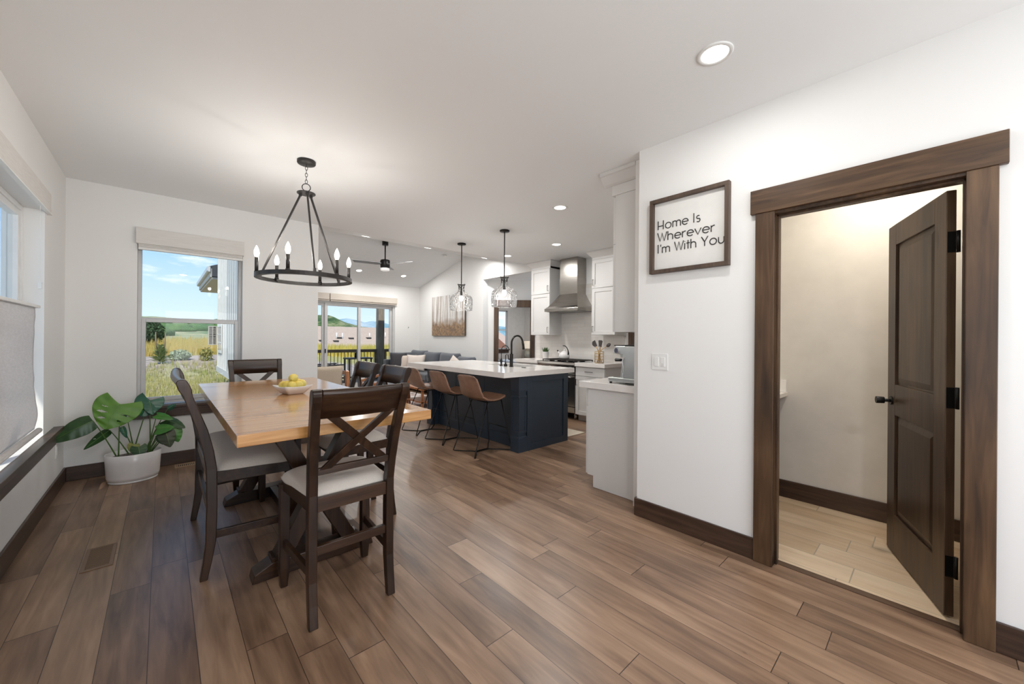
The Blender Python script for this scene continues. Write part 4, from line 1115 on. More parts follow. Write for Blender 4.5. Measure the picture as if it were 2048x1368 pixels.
q = Vector(P[-1]); MB().tube([q, q + Vector((0.012, 0, -0.045)), q + Vector((0.02, 0, -0.11))], 0.016, 14, rs=[0.0165, 0.0165, 0.019]).build('spray_head', BRZ, fa)
MB().tube([(3.504, 3.892, CT + 0.10), (3.504, 3.925, CT + 0.103)], 0.011, 12).tube([(3.504, 3.925, CT + 0.10), (3.50, 3.935, CT + 0.165)], 0.006, 10).build('handle', BRZ, fa)
fb = thing('filter_faucet', 'small thin black gooseneck tap left of the tall faucet on the island', 'faucet', (3.510, 4.086, CT))
MB().lathe([(0.024, 0), (0.022, 0.006), (0.011, 0.02), (0.012, 0.035), (0.017, 0.06), (0.015, 0.085), (0.008, 0.10), (0.006, 0.12)], (3.51, 4.086, CT), 20).build('base', BRZ, fb)
P = [(3.51, 4.086, CT + 0.11), (3.51, 4.086, 1.155)] + arc((3.51 + 0.072, 4.086, 1.155), 0.072, PI, 0.15, (1, 0, 0))[1:]
MB().tube(P, 0.0055, 10).build('spout', BRZ, fb)
MB().tube([(3.51, 4.11, CT + 0.07), (3.515, 4.14, CT + 0.10)], 0.004, 8).build('lever', BRZ, fb)
sd = thing('soap_dispenser', 'short black soap pump between the two taps on the island', 'soap dispenser', (3.62, 3.985, CT))
MB().lathe([(0.026, 0), (0.026, 0.02), (0.012, 0.035), (0.012, 0.05)], (3.50, 3.985, CT), 18).build('base', BRZ, sd)
MB().tube([(3.50, 3.985, CT + 0.05), (3.50, 3.985, CT + 0.15), (3.52, 3.985, CT + 0.165)], 0.006, 10).build('nozzle', BRZ, sd)
for i, (x, y) in enumerate(((3.512, 3.655), (3.512, 3.615))):
    b_ = MB().lathe([(0.018, 0), (0.018, 0.004), (0.012, 0.008), (0.001, 0.009)], (x, y, CT), 20).build('air_switch', BRZ)
    b_['label'] = ('round black air switch button on the island, left one of the two' if i == 0 else 'round black air switch button on the island, right one of the two'); b_['category'] = 'button'; b_['group'] = 'air switch buttons'

# ------------------------------------------------------------------ bar stools
st = thing('bar_stool', 'tan leather bar stool nearest the camera at the island', 'stool', (0, 0, 0), 'leather bar stools at the island')
def shell_pt(u, v):
    # v 0 = top of the back, 1 = front edge of the seat; local +x is towards the island
    a = 2 * u - 1
    P = [(-0.245, 0.905), (-0.235, 0.85), (-0.215, 0.78), (-0.190, 0.71), (-0.150, 0.655), (-0.085, 0.618), (0.0, 0.606), (0.09, 0.615), (0.16, 0.640), (0.215, 0.655)]
    W = [0.172, 0.184, 0.192, 0.200, 0.208, 0.212, 0.212, 0.208, 0.203, 0.198]
    t = v * (len(P) - 1); i = min(int(t), len(P) - 2); f = t - i
    x = P[i][0] * (1 - f) + P[i + 1][0] * f; z = P[i][1] * (1 - f) + P[i + 1][1] * f; w_ = W[i] * (1 - f) + W[i + 1] * f
    k = a * a
    if v < 0.45: x += 0.030 * k * (0.35 + 0.65 * math.sin(PI * min(1, v / 0.45)) )
    z += 0.016 * k * math.sin(PI * min(1, max(0, (v - 0.2) / 0.7)))
    if v < 0.08: z -= 0.03 * abs(a) ** 6 * (1 - v / 0.08)
    if v > 0.94: x -= 0.025 * abs(a) ** 6
    return (x, a * w_, z)
MB().grid(shell_pt, 24, 40).build('seat_shell', LEATHER, st, solid=0.018, bevel=0.0)
seam = [shell_pt(0.015, v / 40) for v in range(1, 40)] ; seam2 = [shell_pt(0.985, v / 40) for v in range(1, 40)]
topr = [shell_pt(u / 20, 0.003) for u in range(21)]
MB().tube(seam, 0.0035, 6).tube(seam2, 0.0035, 6).tube(topr, 0.0075, 8).build('piping', plain('leather_seam', (0.16, 0.08, 0.05), 0.6), st)
leg = []
rr = 0.0062
Pb = (-0.09, 0.0); Pf = (0.11, 0.0)
for sg in (-1, 1):
    m = MB().tube([(-0.04, sg * 0.150, 0.592), (-0.255, sg * 0.207, 0.03), (-0.262, sg * 0.209, 0.012), (-0.245, sg * 0.20, 0.0065), (-0.09, sg * 0.012, 0.0065), (0.10, sg * 0.012, 0.0065), (0.262, sg * 0.205, 0.0065), (0.278, sg * 0.213, 0.012), (0.277, sg * 0.213, 0.03), (0.175, sg * 0.140, 0.600)], rr, 8)
    m.build('leg', BLACKM, st)
MB().tube([(0.235, -0.178, 0.265), (0.235, 0.178, 0.265)], 0.005, 8).build('footrest', BLACKM, st)
MB().tube([(-0.04, -0.150, 0.592), (-0.04, 0.150, 0.592)], 0.006, 8).tube([(0.175, -0.14, 0.600), (0.175, 0.14, 0.600)], 0.006, 8).tube([(-0.04, -0.15, 0.592), (0.175, -0.14, 0.60)], 0.006, 8).tube([(-0.04, 0.15, 0.592), (0.175, 0.14, 0.60)], 0.006, 8).build('seat_bracket', BLACKM, st)
st.location = (2.805, 3.605, 0)
dup(st, (2.815, 4.28, 0), 0, 'tan leather bar stool in the middle of the three at the island')
dup(st, (2.805, 4.92, 0), 0, 'tan leather bar stool farthest from the camera, partly behind the dining chairs')

# ------------------------------------------------------------------ coffee counter by the sign wall
TAUPE = CABW
cc = thing('base_cabinet', 'white end panel and doors of the coffee counter cabinet beside the sign wall', 'cabinet', (3.6, 1.9, 0))
m = MB().prism([(1.623, 0.002), (2.065, 0.002), (2.065, 0.104), (2.128, 0.104), (2.128, 0.883), (1.623, 0.883)], 'x', 2.87, 4.35)
m.build('body', CABW, cc, bevel=0.0015)
for i in range(3):
    x0 = 2.875 + i * 0.49
    m = MB(); frame_rect(m, 'y', 2.129, 2.149, x0, x0 + 0.482, 0.11, 0.72, 0.06); m.box(x0 + .06, x0 + .422, 2.129, 2.139, .17, .66)
    d = m.build('door', CABW, cc, bevel=0.0015)
    m = MB().box(x0, x0 + 0.482, 2.129, 2.149, 0.728, 0.878); d = m.build('drawer', CABW, cc, bevel=0.0015)
ct = thing('countertop', 'white quartz top of the coffee counter beside the sign wall', 'countertop', (3.6, 1.9, 0.886))
B(2.845, 4.37, 1.623, 2.212, 0.886, CT).build('slab', QUARTZ, ct, bevel=0.003)
S('trim_11', B(2.87, 4.37, 1.6205, 1.6225, 0.95, 1.385), plain('tile_white_flat', (0.74, 0.71, 0.67), 0.2))
uc = thing('upper_cabinet', 'tall white upper cabinet end panel with crown beside the sign wall', 'cabinet', (3.6, 1.75, 1.39))
m = MB().box(2.87, 4.35, 1.622, 1.855, 1.39, 2.56).build('body', CABW, uc, bevel=0.0015)
for i in range(3):
    x0 = 2.874 + i * 0.49
    for z0, z1 in ((1.395, 2.14), (2.147, 2.545)):
        m = MB(); frame_rect(m, 'y', 1.857, 1.877, x0, x0 + 0.484, z0, z1, 0.058); m.box(x0 + .058, x0 + .426, 1.857, 1.867, z0 + .058, z1 - .058)
        m.build('door', CABW, uc, bevel=0.0015)
B(2.862, 4.35, 1.622, 1.885, 2.56, 2.645).build('frieze', CABW, uc, bevel=0.0015)
m = MB().prism([(1.622, 2.645), (1.890, 2.645), (1.905, 2.66), (1.945, 2.72), (1.96, 2.725), (1.96, 2.754), (1.622, 2.754)], 'x', 2.862, 4.35)
m.prism([(2.862, 2.645), (2.857, 2.645), (2.842, 2.66), (2.800, 2.72), (2.785, 2.725), (2.785, 2.754), (2.862, 2.754)], 'y', 1.622, 1.96)
m.build('crown_moulding', CABW, uc)

# espresso machine
es = thing('espresso_machine', 'stainless espresso machine with portafilter and bean hopper on the coffee counter', 'espresso machine', (3.05, 1.84, CT))
ex0, ex1, ey0, ey1 = 2.885, 3.235, 1.70, 1.96
PMET = plain('brushed_machine_steel', (0.72, 0.74, 0.72), 0.38, 0.9, c2=(0.62, 0.64, 0.63), nscale=4)
m = MB().box(ex0 - 0.035, ex1, ey0 - 0.02, ey1 + 0.03, CT + 0.014, CT + 0.052); m.build('drip_base', PMET, es, bevel=0.006)
for x, y in ((ex0 - 0.015, ey0), (ex1 - 0.03, ey0), (ex0 - 0.015, ey1), (ex1 - 0.03, ey1)): MB().cyl((x, y, CT), (x, y, CT + 0.015), 0.014).build('foot', BLACKM, es)
prof = [(ex0 + 0.10, CT + 0.05), (ex1, CT + 0.05), (ex1, 1.272), (ex0 + 0.035, 1.272), (ex0 + 0.005, 1.205), (ex0 + 0.13, 1.195), (ex0 + 0.125, 1.15)]
MB().prism(prof, 'y', ey0, ey1).build('body', PMET, es, bevel=0.008, seg=3)
B(ex0 + 0.075, ex0 + 0.135, ey0 + 0.03, ey1 - 0.03, 1.173, 1.203).build('group_head_plate', PMET, es, bevel=0.004)
MB().cyl((ex0 + 0.075, 1.845, 1.198), (ex0 + 0.075, 1.845, 1.150), 0.030).build('group_head', CHROME, es, bevel=0.003)
m = MB().cyl((ex0 + 0.075, 1.845, 1.150), (ex0 + 0.075, 1.845, 1.128), 0.034); m.tube([(ex0 + 0.045, 1.845, 1.140), (ex0 - 0.005, 1.86, 1.140)], 0.008, 10)
pf = m.build('portafilter', CHROME, es)
MB().tube([(ex0 - 0.005, 1.86, 1.140), (ex0 - 0.03, 1.87, 1.140), (ex0 - 0.115, 1.905, 1.138), (ex0 - 0.12, 1.907, 1.138)], 0.015, 14, rs=[0.011, 0.014, 0.017, 0.014]).build('handle', BLACKM, pf)
MB().tube([(ex0 + 0.075, 1.845, 1.13), (ex0 + 0.07, 1.85, 1.105), (ex0 + 0.065, 1.855, 1.09)], 0.008, 8).build('spout', BLACKM, pf)
dk = plain('dial_face', (0.18, 0.18, 0.24), 0.3, 0.5)
q = Vector((ex0 + 0.06, ey0 - 0.001, 1.232))
MB().cyl(q, q + Vector((0, -0.012, 0)), 0.028, n=28).build('dial', CHROME, es, bevel=0.002)
MB().cyl(q + Vector((0, -0.011, 0)), q + Vector((0, -0.015, 0)), 0.022, n=28).box(q.x - 0.004, q.x + 0.004, q.y - 0.022, q.y - 0.014, q.z - 0.02, q.z + 0.02).build('dial_knob', dk, es)
q = Vector((ex0 + 0.015, 1.80, 1.238))
MB().tube([(ex0 + 0.165, ey0 + 0.01, 1.19), (ex0 + 0.135, ey0 - 0.01, 1.15), (ex0 + 0.150, ey0 - 0.012, 1.07), (ex0 + 0.135, ey0 - 0.010, 1.02), (ex0 + 0.15, ey0 - 0.012, 1.0)], 0.0045, 8).build('steam_wand', CHROME, es)
B(ex0 + 0.02, ex1 - 0.005, ey0 + 0.005, ey1 - 0.005, 1.272, 1.279).build('cup_tray', BLACKM, es)
m = MB().lathe([(0.030, 0.0), (0.032, 0.012), (0.060, 0.05), (0.062, 0.09), (0.058, 0.095), (0.001, 0.097)], (ex1 - 0.065, 1.84, 1.279), 24)
m.build('bean_hopper', plain('smoked_plastic', (0.03, 0.028, 0.027), 0.12), es)
B(ex0 + 0.0, ex0 + 0.13, ey0 + 0.02, ey1 - 0.02, CT + 0.052, CT + 0.056).build('drip_grate', STEEL, es)

es.rotation_euler = (0, 0, -PI / 2); es.location = (3.07, 1.783, CT); es.scale = (0.8, 1, 1)
# ------------------------------------------------------------------ range wall
def tile_mat():
    m, nt, b = _new('subway_tile')
    tc = N(nt, 'ShaderNodeTexCoord'); sp = N(nt, 'ShaderNodeSeparateXYZ'); cb = N(nt, 'ShaderNodeCombineXYZ')
    nt.links.new(tc.outputs['Object'], sp.inputs[0])
    nt.links.new(sp.outputs['Y'], cb.inputs[0]); nt.links.new(sp.outputs['Z'], cb.inputs[1])
    br = N(nt, 'ShaderNodeTexBrick'); nt.links.new(cb.outputs[0], br.inputs['Vector'])
    br.inputs['Scale'].default_value = 1.0; br.inputs['Brick Width'].default_value = 0.30; br.inputs['Row Height'].default_value = 0.062
    br.inputs['Mortar Size'].default_value = 0.0016; br.inputs['Color1'].default_value = (0.76, 0.735, 0.70, 1)
    br.inputs['Color2'].default_value = (0.70, 0.67, 0.635, 1); br.inputs['Mortar'].default_value = (0.60, 0.575, 0.545, 1)
    nt.links.new(br.outputs['Color'], b.inputs['Base Color']); b.inputs['Roughness'].default_value = 0.12
    no = N(nt, 'ShaderNodeTexNoise', i_Scale=9.0); nt.links.new(tc.outputs['Object'], no.inputs['Vector'])
    h = mth(nt, 'SUBTRACT', mth(nt, 'MULTIPLY', no.outputs['Fac'], 0.5), br.outputs['Fac'])
    bump(nt, b, h, 0.3, 0.003)
    return m
TILE = tile_mat()
S('trim_8', B(XW - 0.012, XW - 0.001, 3.395, 5.385, 0.90, 2.3), TILE)
S('trim_9', B(XW - 0.02, XW, 3.32, 3.355, 0, 2.2).box(XW - 0.016, XW + 0.0, 5.385, 5.40, 0.95, 1.36), CABW)
S('trim_10', B(XW - 0.02, XW + 0.13, 3.22, 3.32, 0, 2.17).box(XW - 0.02, XW + 0.13, 2.40, 2.50, 0, 2.17).box(XW - 0.02, XW + 0.13, 2.50, 3.22, 2.07, 2.17), ALDER_Z)
pd_ = bpy.data.objects.new('door_2', None); COL.objects.link(pd_); pd_['kind'] = 'structure'; pd_.location = (XW + 0.05, 2.86, 0)
m = MB(); frame_rect(m, 'x', XW + 0.03, XW + 0.065, 2.505, 3.215, 0.01, 2.065, 0.11); m.box(XW + 0.04, XW + 0.055, 2.6, 3.12, 0.1, 2.0); m.build('door_leaf', DOORW, pd_, bevel=0.002)
MB().cyl((XW + 0.03, 2.57, 0.95), (XW - 0.02, 2.57, 0.95), 0.02).build('door_knob', BLACKM, pd_)

def pull_z(parent, x, y, z, h=0.10):
    m = MB().box(x - 0.028, x, y - 0.004, y + 0.004, z, z + 0.008).box(x - 0.028, x, y - 0.004, y + 0.004, z + h - 0.008, z + h).box(x - 0.034, x - 0.026, y - 0.004, y + 0.004, z, z + h)
    m.build('handle', STEEL, parent, bevel=0.001)
def pull_y(parent, x, y, z, w_=0.13):
    m = MB().box(x - 0.026, x, y - w_ / 2, y - w_ / 2 + 0.008, z - 0.004, z + 0.004).box(x - 0.026, x, y + w_ / 2 - 0.008, y + w_ / 2, z - 0.004, z + 0.004).box(x - 0.032, x - 0.024, y - w_ / 2 - 0.01, y + w_ / 2 + 0.01, z - 0.004, z + 0.004)
    m.build('handle', STEEL, parent, bevel=0.001)
def upper(label, y0, y1, hside, zt=2.615, crown_sides=(1, 1)):
    t = thing('upper_cabinet', label, 'cabinet', (5.4, (y0 + y1) / 2, 1.395), 'upper cabinets beside the range hood')
    B(5.225, XW - 0.013, y0, y1, 1.395, 2.66).build('body', CABW, t, bevel=0.0015)
    for z0, z1, hz in ((1.40, 2.150, 1.44), (2.158, zt, 2.20)):
        m = MB(); frame_rect(m, 'x', 5.204, 5.224, y0 + 0.003, y1 - 0.003, z0, z1, 0.058); m.box(5.214, 5.224, y0 + .06, y1 - .06, z0 + .057, z1 - .057)
        d = m.build('door', CABW, t, bevel=0.0015)
        yy = y0 + 0.035 if hside < 0 else y1 - 0.035
        pull_z(d, 5.204, yy, hz, 0.10)
    a = y0 - 0.07 * crown_sides[0]; b_ = y1 + 0.07 * crown_sides[1]
    m = MB().box(5.215, XW - 0.013, y0, y1, 2.62, 2.665)
    m.add([(5.215, y0, 2.655), (5.215, y1, 2.655), (5.145, b_, 2.735), (5.145, a, 2.735), (XW - .013, y0, 2.655), (XW - .013, y1, 2.655), (XW - .013, b_, 2.735), (XW - .013, a, 2.735), (5.145, a, 2.753), (5.145, b_, 2.753), (XW - .013, b_, 2.753), (XW - .013, a, 2.753)],
          [(0, 1, 2, 3), (0, 3, 7, 4), (1, 5, 6, 2), (3, 2, 9, 8), (2, 6, 10, 9), (3, 8, 11, 7), (8, 9, 10, 11), (0, 4, 5, 1), (4, 7, 11, 10, 6, 5)])
    m.build('crown_moulding', CABW, t)
upper('white upper cabinet with crown left of the range hood', 4.725, 5.20, -1)
upper('white upper cabinet with crown right of the range hood, next to the tall end panel', 3.355, 3.80, 1, crown_sides=(0, 1))

# base cabinets and counters either side of the range
def base(label, ctl, y0, y1):
    t = thing('base_cabinet', label, 'cabinet', (5.25, (y0 + y1) / 2, 0), 'base cabinets beside the range')
    m = MB().box(5.00, XW - 0.003, y0, y1, 0.105, 0.884).box(5.07, XW - 0.02, y0 + .0, y1, 0.002, 0.105); m.build('body', CABW, t, bevel=0.0015)
    m = MB().box(4.98, 4.999, y0 + 0.004, y1 - 0.004, 0.735, 0.878); d = m.build('drawer', CABW, t, bevel=0.002); pull_y(d, 4.98, (y0 + y1) / 2, 0.808)
    m = MB(); frame_rect(m, 'x', 4.98, 4.999, y0 + 0.004, y1 - 0.004, 0.11, 0.728, 0.06); m.box(4.99, 4.999, y0 + .06, y1 - .06, 0.16, 0.68)
    d = m.build('door', CABW, t, bevel=0.002); pull_z(d, 4.98, y1 - 0.035, 0.58)
    c = thing('countertop', ctl, 'countertop', (5.25, (y0 + y1) / 2, 0.886), 'range wall countertops')
    B(4.955, XW - 0.0135, y0 - (0.0 if y0 > 4 else 0.015), y1 + (0.03 if y1 > 5 else 0), 0.886, CT).build('slab', QUARTZ, c, bevel=0.003)
    return t
base('white base cabinet with a drawer left of the range', 'white quartz counter left of the range, under the small herb pot', 4.79, 5.36)
base('white base cabinet with a drawer right of the range', 'white quartz counter right of the range, under the utensil holder', 3.385, 3.945)

# range
rg = thing('gas_range', 'stainless gas range with black grates and a row of control knobs', 'range', (5.25, 4.365, 0))
RY0, RY1 = 3.955, 4.775
m = MB().box(5.03, XW - 0.02, RY0, RY1, 0.10, 0.925); m.build('body', STEEL, rg, bevel=0.002)
m = MB().prism([(5.03, 0.765), (4.965, 0.775), (4.955, 0.90), (4.975, 0.935), (5.04, 0.94), (5.04, 0.765)], 'y', RY0 + .002, RY1 - .002); pn = m.build('control_panel', STEEL, rg, bevel=0.003)
for i in range(7):
    y = RY0 + 0.09 + i * (RY1 - RY0 - 0.18) / 6
    m = MB().cyl((4.962, y, 0.838), (4.945, y, 0.838), 0.030); m.cyl((4.945, y, 0.838), (4.918, y, 0.838), 0.021, 0.018)
    m.build('control_knob', CHROME if i % 2 == 0 else BLACKM, pn, bevel=0.0015)
m = MB().box(4.985, 5.03, RY0 + .006, RY1 - .006, 0.215, 0.755); od = m.build('oven_door', STEEL, rg, bevel=0.004)
B(4.981, 4.9855, RY0 + 0.13, RY1 - 0.13, 0.37, 0.615).build('oven_window', DARKGL, od)
m = MB().tube([(4.935, RY0 + 0.05, 0.705), (4.935, RY1 - 0.05, 0.705)], 0.014, 12); m.box(4.94, 4.987, RY0 + .08, RY0 + .10, .695, .715).box(4.94, 4.987, RY1 - .10, RY1 - .08, .695, .715)
m.build('oven_handle', CHROME, od)
B(4.985, 5.03, RY0 + .006, RY1 - .006, 0.115, 0.205).build('kick_panel', STEEL, rg, bevel=0.003)
for x, y in ((5.06, RY0 + 0.04), (5.06, RY1 - 0.04), (5.45, RY0 + 0.04), (5.45, RY1 - 0.04)): MB().cyl((x, y, 0), (x, y, 0.10), 0.024, 0.028).build('leg', STEEL, rg)
B(5.05, XW - 0.03, RY0 + .01, RY1 - .01, 0.925, 0.935).build('cooktop', DARKGL, rg)
for j in range(3):
    y0 = RY0 + 0.02 + j * 0.262; y1 = y0 + 0.252
    m = MB()
    for x in (5.06, 5.27, 5.48): m.box(x, x + 0.014, y0, y1, 0.958, 0.972)
    for k in range(6):
        yy = y0 + k * (y1 - y0 - 0.013) / 5; m.box(5.06, 5.494, yy, yy + 0.011, 0.958, 0.972)
    for x in (5.06, 5.48):
        for yy in (y0, y1 - 0.014): m.box(x, x + 0.014, yy, yy + 0.014, 0.935, 0.958)
    m.build('grate', plain('cast_iron', (0.035, 0.028, 0.024), 0.55, 0.2), rg, bevel=0.002)
    for x in (5.165, 5.375): MB().cyl((x, (y0 + y1) / 2, 0.935), (x, (y0 + y1) / 2, 0.952), 0.042, 0.036).build('burner', BLACKM, rg)

# hood
hd = thing('range_hood', 'stainless chimney range hood with a flared canopy', 'range hood', (5.3, 4.365, 1.80))
HY0, HY1 = 3.98, 4.722; hx0 = 5.065; xr = XW - 0.013
cy0, cy1 = 4.165, 4.565; cxf = 5.29
z0, z1 = 1.855, 2.118
m = MB()
vs = []; n = 6
for i in range(n + 1):
    s_ = i / n; k = s_ ** 0.8 if i else 0
    z = z0 + (z1 - z0) * s_
    xa = hx0 + (cxf - hx0) * k; ya = HY0 + (cy0 - HY0) * k; yb2 = HY1 + (cy1 - HY1) * k
    vs += [(xa, ya, z), (xa, yb2, z), (xr, yb2, z), (xr, ya, z)]
fs = []
for i in range(n):
    for j in range(4): fs.append((i * 4 + j, i * 4 + (j + 1) % 4, i * 4 + 4 + (j + 1) % 4, i * 4 + 4 + j))
m.add(vs, fs); m.build('canopy', STEEL, hd)
m = MB().box(hx0, xr, HY0, HY1, 1.808, 1.855); m.build('rim', STEEL, hd, bevel=0.003)
B(hx0 + 0.03, xr - 0.03, HY0 + .03, HY1 - .03, 1.803, 1.808).build('filter', plain('hood_filter', (0.35, 0.34, 0.33), 0.4, 0.9), hd)
for i in range(4): MB().cyl((hx0 - 0.003, HY0 + 0.06 + i * 0.02, 1.832), (hx0, HY0 + 0.06 + i * 0.02, 1.832), 0.005, n=10).build('button', CHROME, hd)
B(cxf, xr, cy0, cy1, 2.116, 2.40).box(cxf + 0.004, xr, cy0 + 0.004, cy1 - 0.004, 2.40, 2.753).build('chimney', STEEL, hd, bevel=0.0015)

# kettle, herb pot, utensils
kt = thing('kettle', 'white enamel kettle with an arched dark handle on the range', 'kettle', (5.32, 4.47, 0.972))
kx, ky, kz = 5.32, 4.47, 0.9725
MB().lathe([(0.07, 0), (0.088, 0.006), (0.098, 0.03), (0.095, 0.07), (0.075, 0.105), (0.045, 0.125), (0.03, 0.13)], (kx, ky, kz), 32).build('body', CERAMIC, kt)
MB().lathe([(0.048, 0.120), (0.044, 0.128), (0.02, 0.142), (0.006, 0.145), (0.006, 0.152), (0.012, 0.160), (0.010, 0.170), (0.001, 0.173)], (kx, ky, kz), 24).build('lid', CERAMIC, kt)
MB().tube([(kx - .02, ky + .06, kz + .07), (kx - .03, ky + .095, kz + .10), (kx - .035, ky + .118, kz + .135)], 0.014, 12, rs=[0.018, 0.013, 0.011]).build('spout', CERAMIC, kt)
MB().tube([(kx - .033, ky + .113, kz + .128), (kx - .037, ky + .13, kz + .152)], 0.013, 10).build('spout_cap', BLACKM, kt)
hp = [(kx, ky - .085, kz + .075), (kx, ky - .098, kz + .10), (kx, ky - .088, kz + .15), (kx, ky - .06, kz + .20), (kx, ky - .02, kz + .23), (kx, ky + .03, kz + .235)]
MB().tube(hp, 0.009, 10, rs=[.013, .014, .009, .008, .009, .007]).build('handle', BLACKM, kt)
hb = thing('herb_pot', 'small white pot of grassy green herb on the counter left of the range', 'plant', (5.30, 4.90, CT))
MB().lathe([(0.045, 0), (0.05, 0.004), (0.062, 0.135), (0.066, 0.14), (0.060, 0.142), (0.058, 0.125), (0.001, 0.12)], (5.30, 4.90, CT), 28).build('pot', CERAMIC, hb)
m = MB()
for i in range(150):
    a = random.uniform(0, 2 * PI); r0 = random.uniform(0, .045); l = random.uniform(.05, .12); sp_ = random.uniform(0.01, 0.085)
    b0 = Vector((5.30 + r0 * math.cos(a), 4.90 + r0 * math.sin(a), CT + .118)); e_ = b0 + Vector((sp_ * math.cos(a), sp_ * math.sin(a), l))
    md = (b0 + e_) / 2 + Vector((0, 0, .015)); sx_ = Vector((-math.sin(a), math.cos(a), 0)) * .003
    m.add([b0 - sx_, b0 + sx_, md + sx_ * 1.3, md - sx_ * 1.3, e_], [(0, 1, 2, 3), (3, 2, 4)])
m.build('foliage', plain('herb_green', (0.06, 0.13, 0.035), 0.5, c2=(0.10, 0.17, 0.06), nscale=30), hb)
ut = thing('utensil_holder', 'gold wire utensil holder on the counter right of the range', 'utensil holder', (5.22, 3.66, CT))
ux, uy = 5.22, 3.655
GOLDW = plain('gold_wire', (0.50, 0.33, 0.14), 0.35, 0.8)
m = MB()
for z in (0.004, .05, .10, .15, .185): m.tube(ringpath((ux, uy, CT + z), 0.072, (1, 0, 0), (0, 1, 0), 24), 0.0028, 6, True)
for k in range(14):
    a = 2 * PI * k / 14; m.tube([(ux + .072 * math.cos(a), uy + .072 * math.sin(a), CT + .004), (ux + .072 * math.cos(a), uy + .072 * math.sin(a), CT + .185)], 0.0022, 5)
m.build('wire_basket', GOLDW, ut)
MB().cyl((ux, uy, CT + .001), (ux, uy, CT + .006), 0.070).build('bottom', GOLDW, ut)
PAD = plain('dark_silicone', (0.055, 0.045, 0.042), 0.5); WOODH = plain('light_wood_handle', (0.55, 0.36, 0.18), 0.5)
spec = [(.06, 'spoon', .02, 'leftmost dark spoon fanning out of the wire holder', .10), (.03, 'spatula', -.01, 'dark spatula second from the left in the wire holder', .055), (-.01, 'spatula', .02, 'broad dark turner standing in the middle of the wire holder', .0), (-.035, 'spatula', -.02, 'dark slotted turner right of the middle in the wire holder', -.035), (-.05, 'spoon', .0, 'dark ladle leaning far right out of the wire holder', -.14)]
for off, kd, dx, lab, lean in spec:
    t = thing('kitchen_utensil', lab, 'utensil', (ux + dx, uy - off * .5, CT + .0065), 'utensils in the wire holder')
    p0 = Vector((ux + dx, uy - off * .45, CT + .012)); p1 = Vector((ux + dx * 1.2, uy + off * .55 + 0.0, CT + .20)); tp = Vector((ux + dx * 1.4, uy + lean, CT + .27))
    MB().tube([p0, p1, tp], 0.0065, 8).build('handle', WOODH, t)
    d_ = (tp - p1).normalized()
    if kd == 'spoon': MB().ell(tp + d_ * .04, (.012, .030, .043), rot=Vector((0, 0, 1)).rotation_difference(d_).to_matrix()).build('head', PAD, t)
    else: MB().bar(tp - d_ * .01, tp + d_ * .095, .008, .052, (0, 1, 0), .005, .066).build('head', PAD, t, bevel=0.002)

# runner rug in front of the range
rn = B(4.08, 4.44, 3.34, 4.9, 0.0008, 0.008).build('runner_rug', plain('beige_rug', (0.62, 0.54, 0.43), 0.95, c2=(0.52, 0.44, 0.34), nscale=4, stretch=(1, 12, 1), bs=0.3, bscale=200))
rn['label'] = 'pale beige striped runner rug on the floor between island and range'; rn['category'] = 'rug'

# ------------------------------------------------------------------ sign, switches, outlets
sg = thing('wall_sign', 'dark framed white sign reading Home Is Wherever I\'m With You on the wall', 'sign', (XR - 0.02, 1.143, 1.805))
y0, y1, z0, z1 = 0.880, 1.412, 1.805, 2.338; fw = 0.026; fd = 0.042
FRW = wood('sign_frame_wood', [(0.04, 0.025, 0.017), (0.075, 0.048, 0.033), (0.11, 0.072, 0.05)], 'z', 0.55)
for a in ((y0, y1, z1 - fw, z1), (y0, y1, z0, z0 + fw), (y0, y0 + fw, z0 + fw, z1 - fw), (y1 - fw, y1, z0 + fw, z1 - fw)):
    B(XR - fd, XR - 0.001, *a).build('frame_bar', FRW, sg, bevel=0.0015)
B(XR - 0.012, XR - 0.004, y0 + fw, y1 - fw, z0 + fw, z1 - fw).build('panel', plain('sign_panel', (0.78, 0.77, 0.74), 0.6, bs=0.25, bscale=300), sg)
def cir(cx_, cy_, r, a0=0, a1=360, n=20, ry=None):
    ry = ry or r
    return [(cx_ + r * math.cos(math.radians(a0 + (a1 - a0) * i / n)), cy_ + ry * math.sin(math.radians(a0 + (a1 - a0) * i / n))) for i in range(n + 1)]
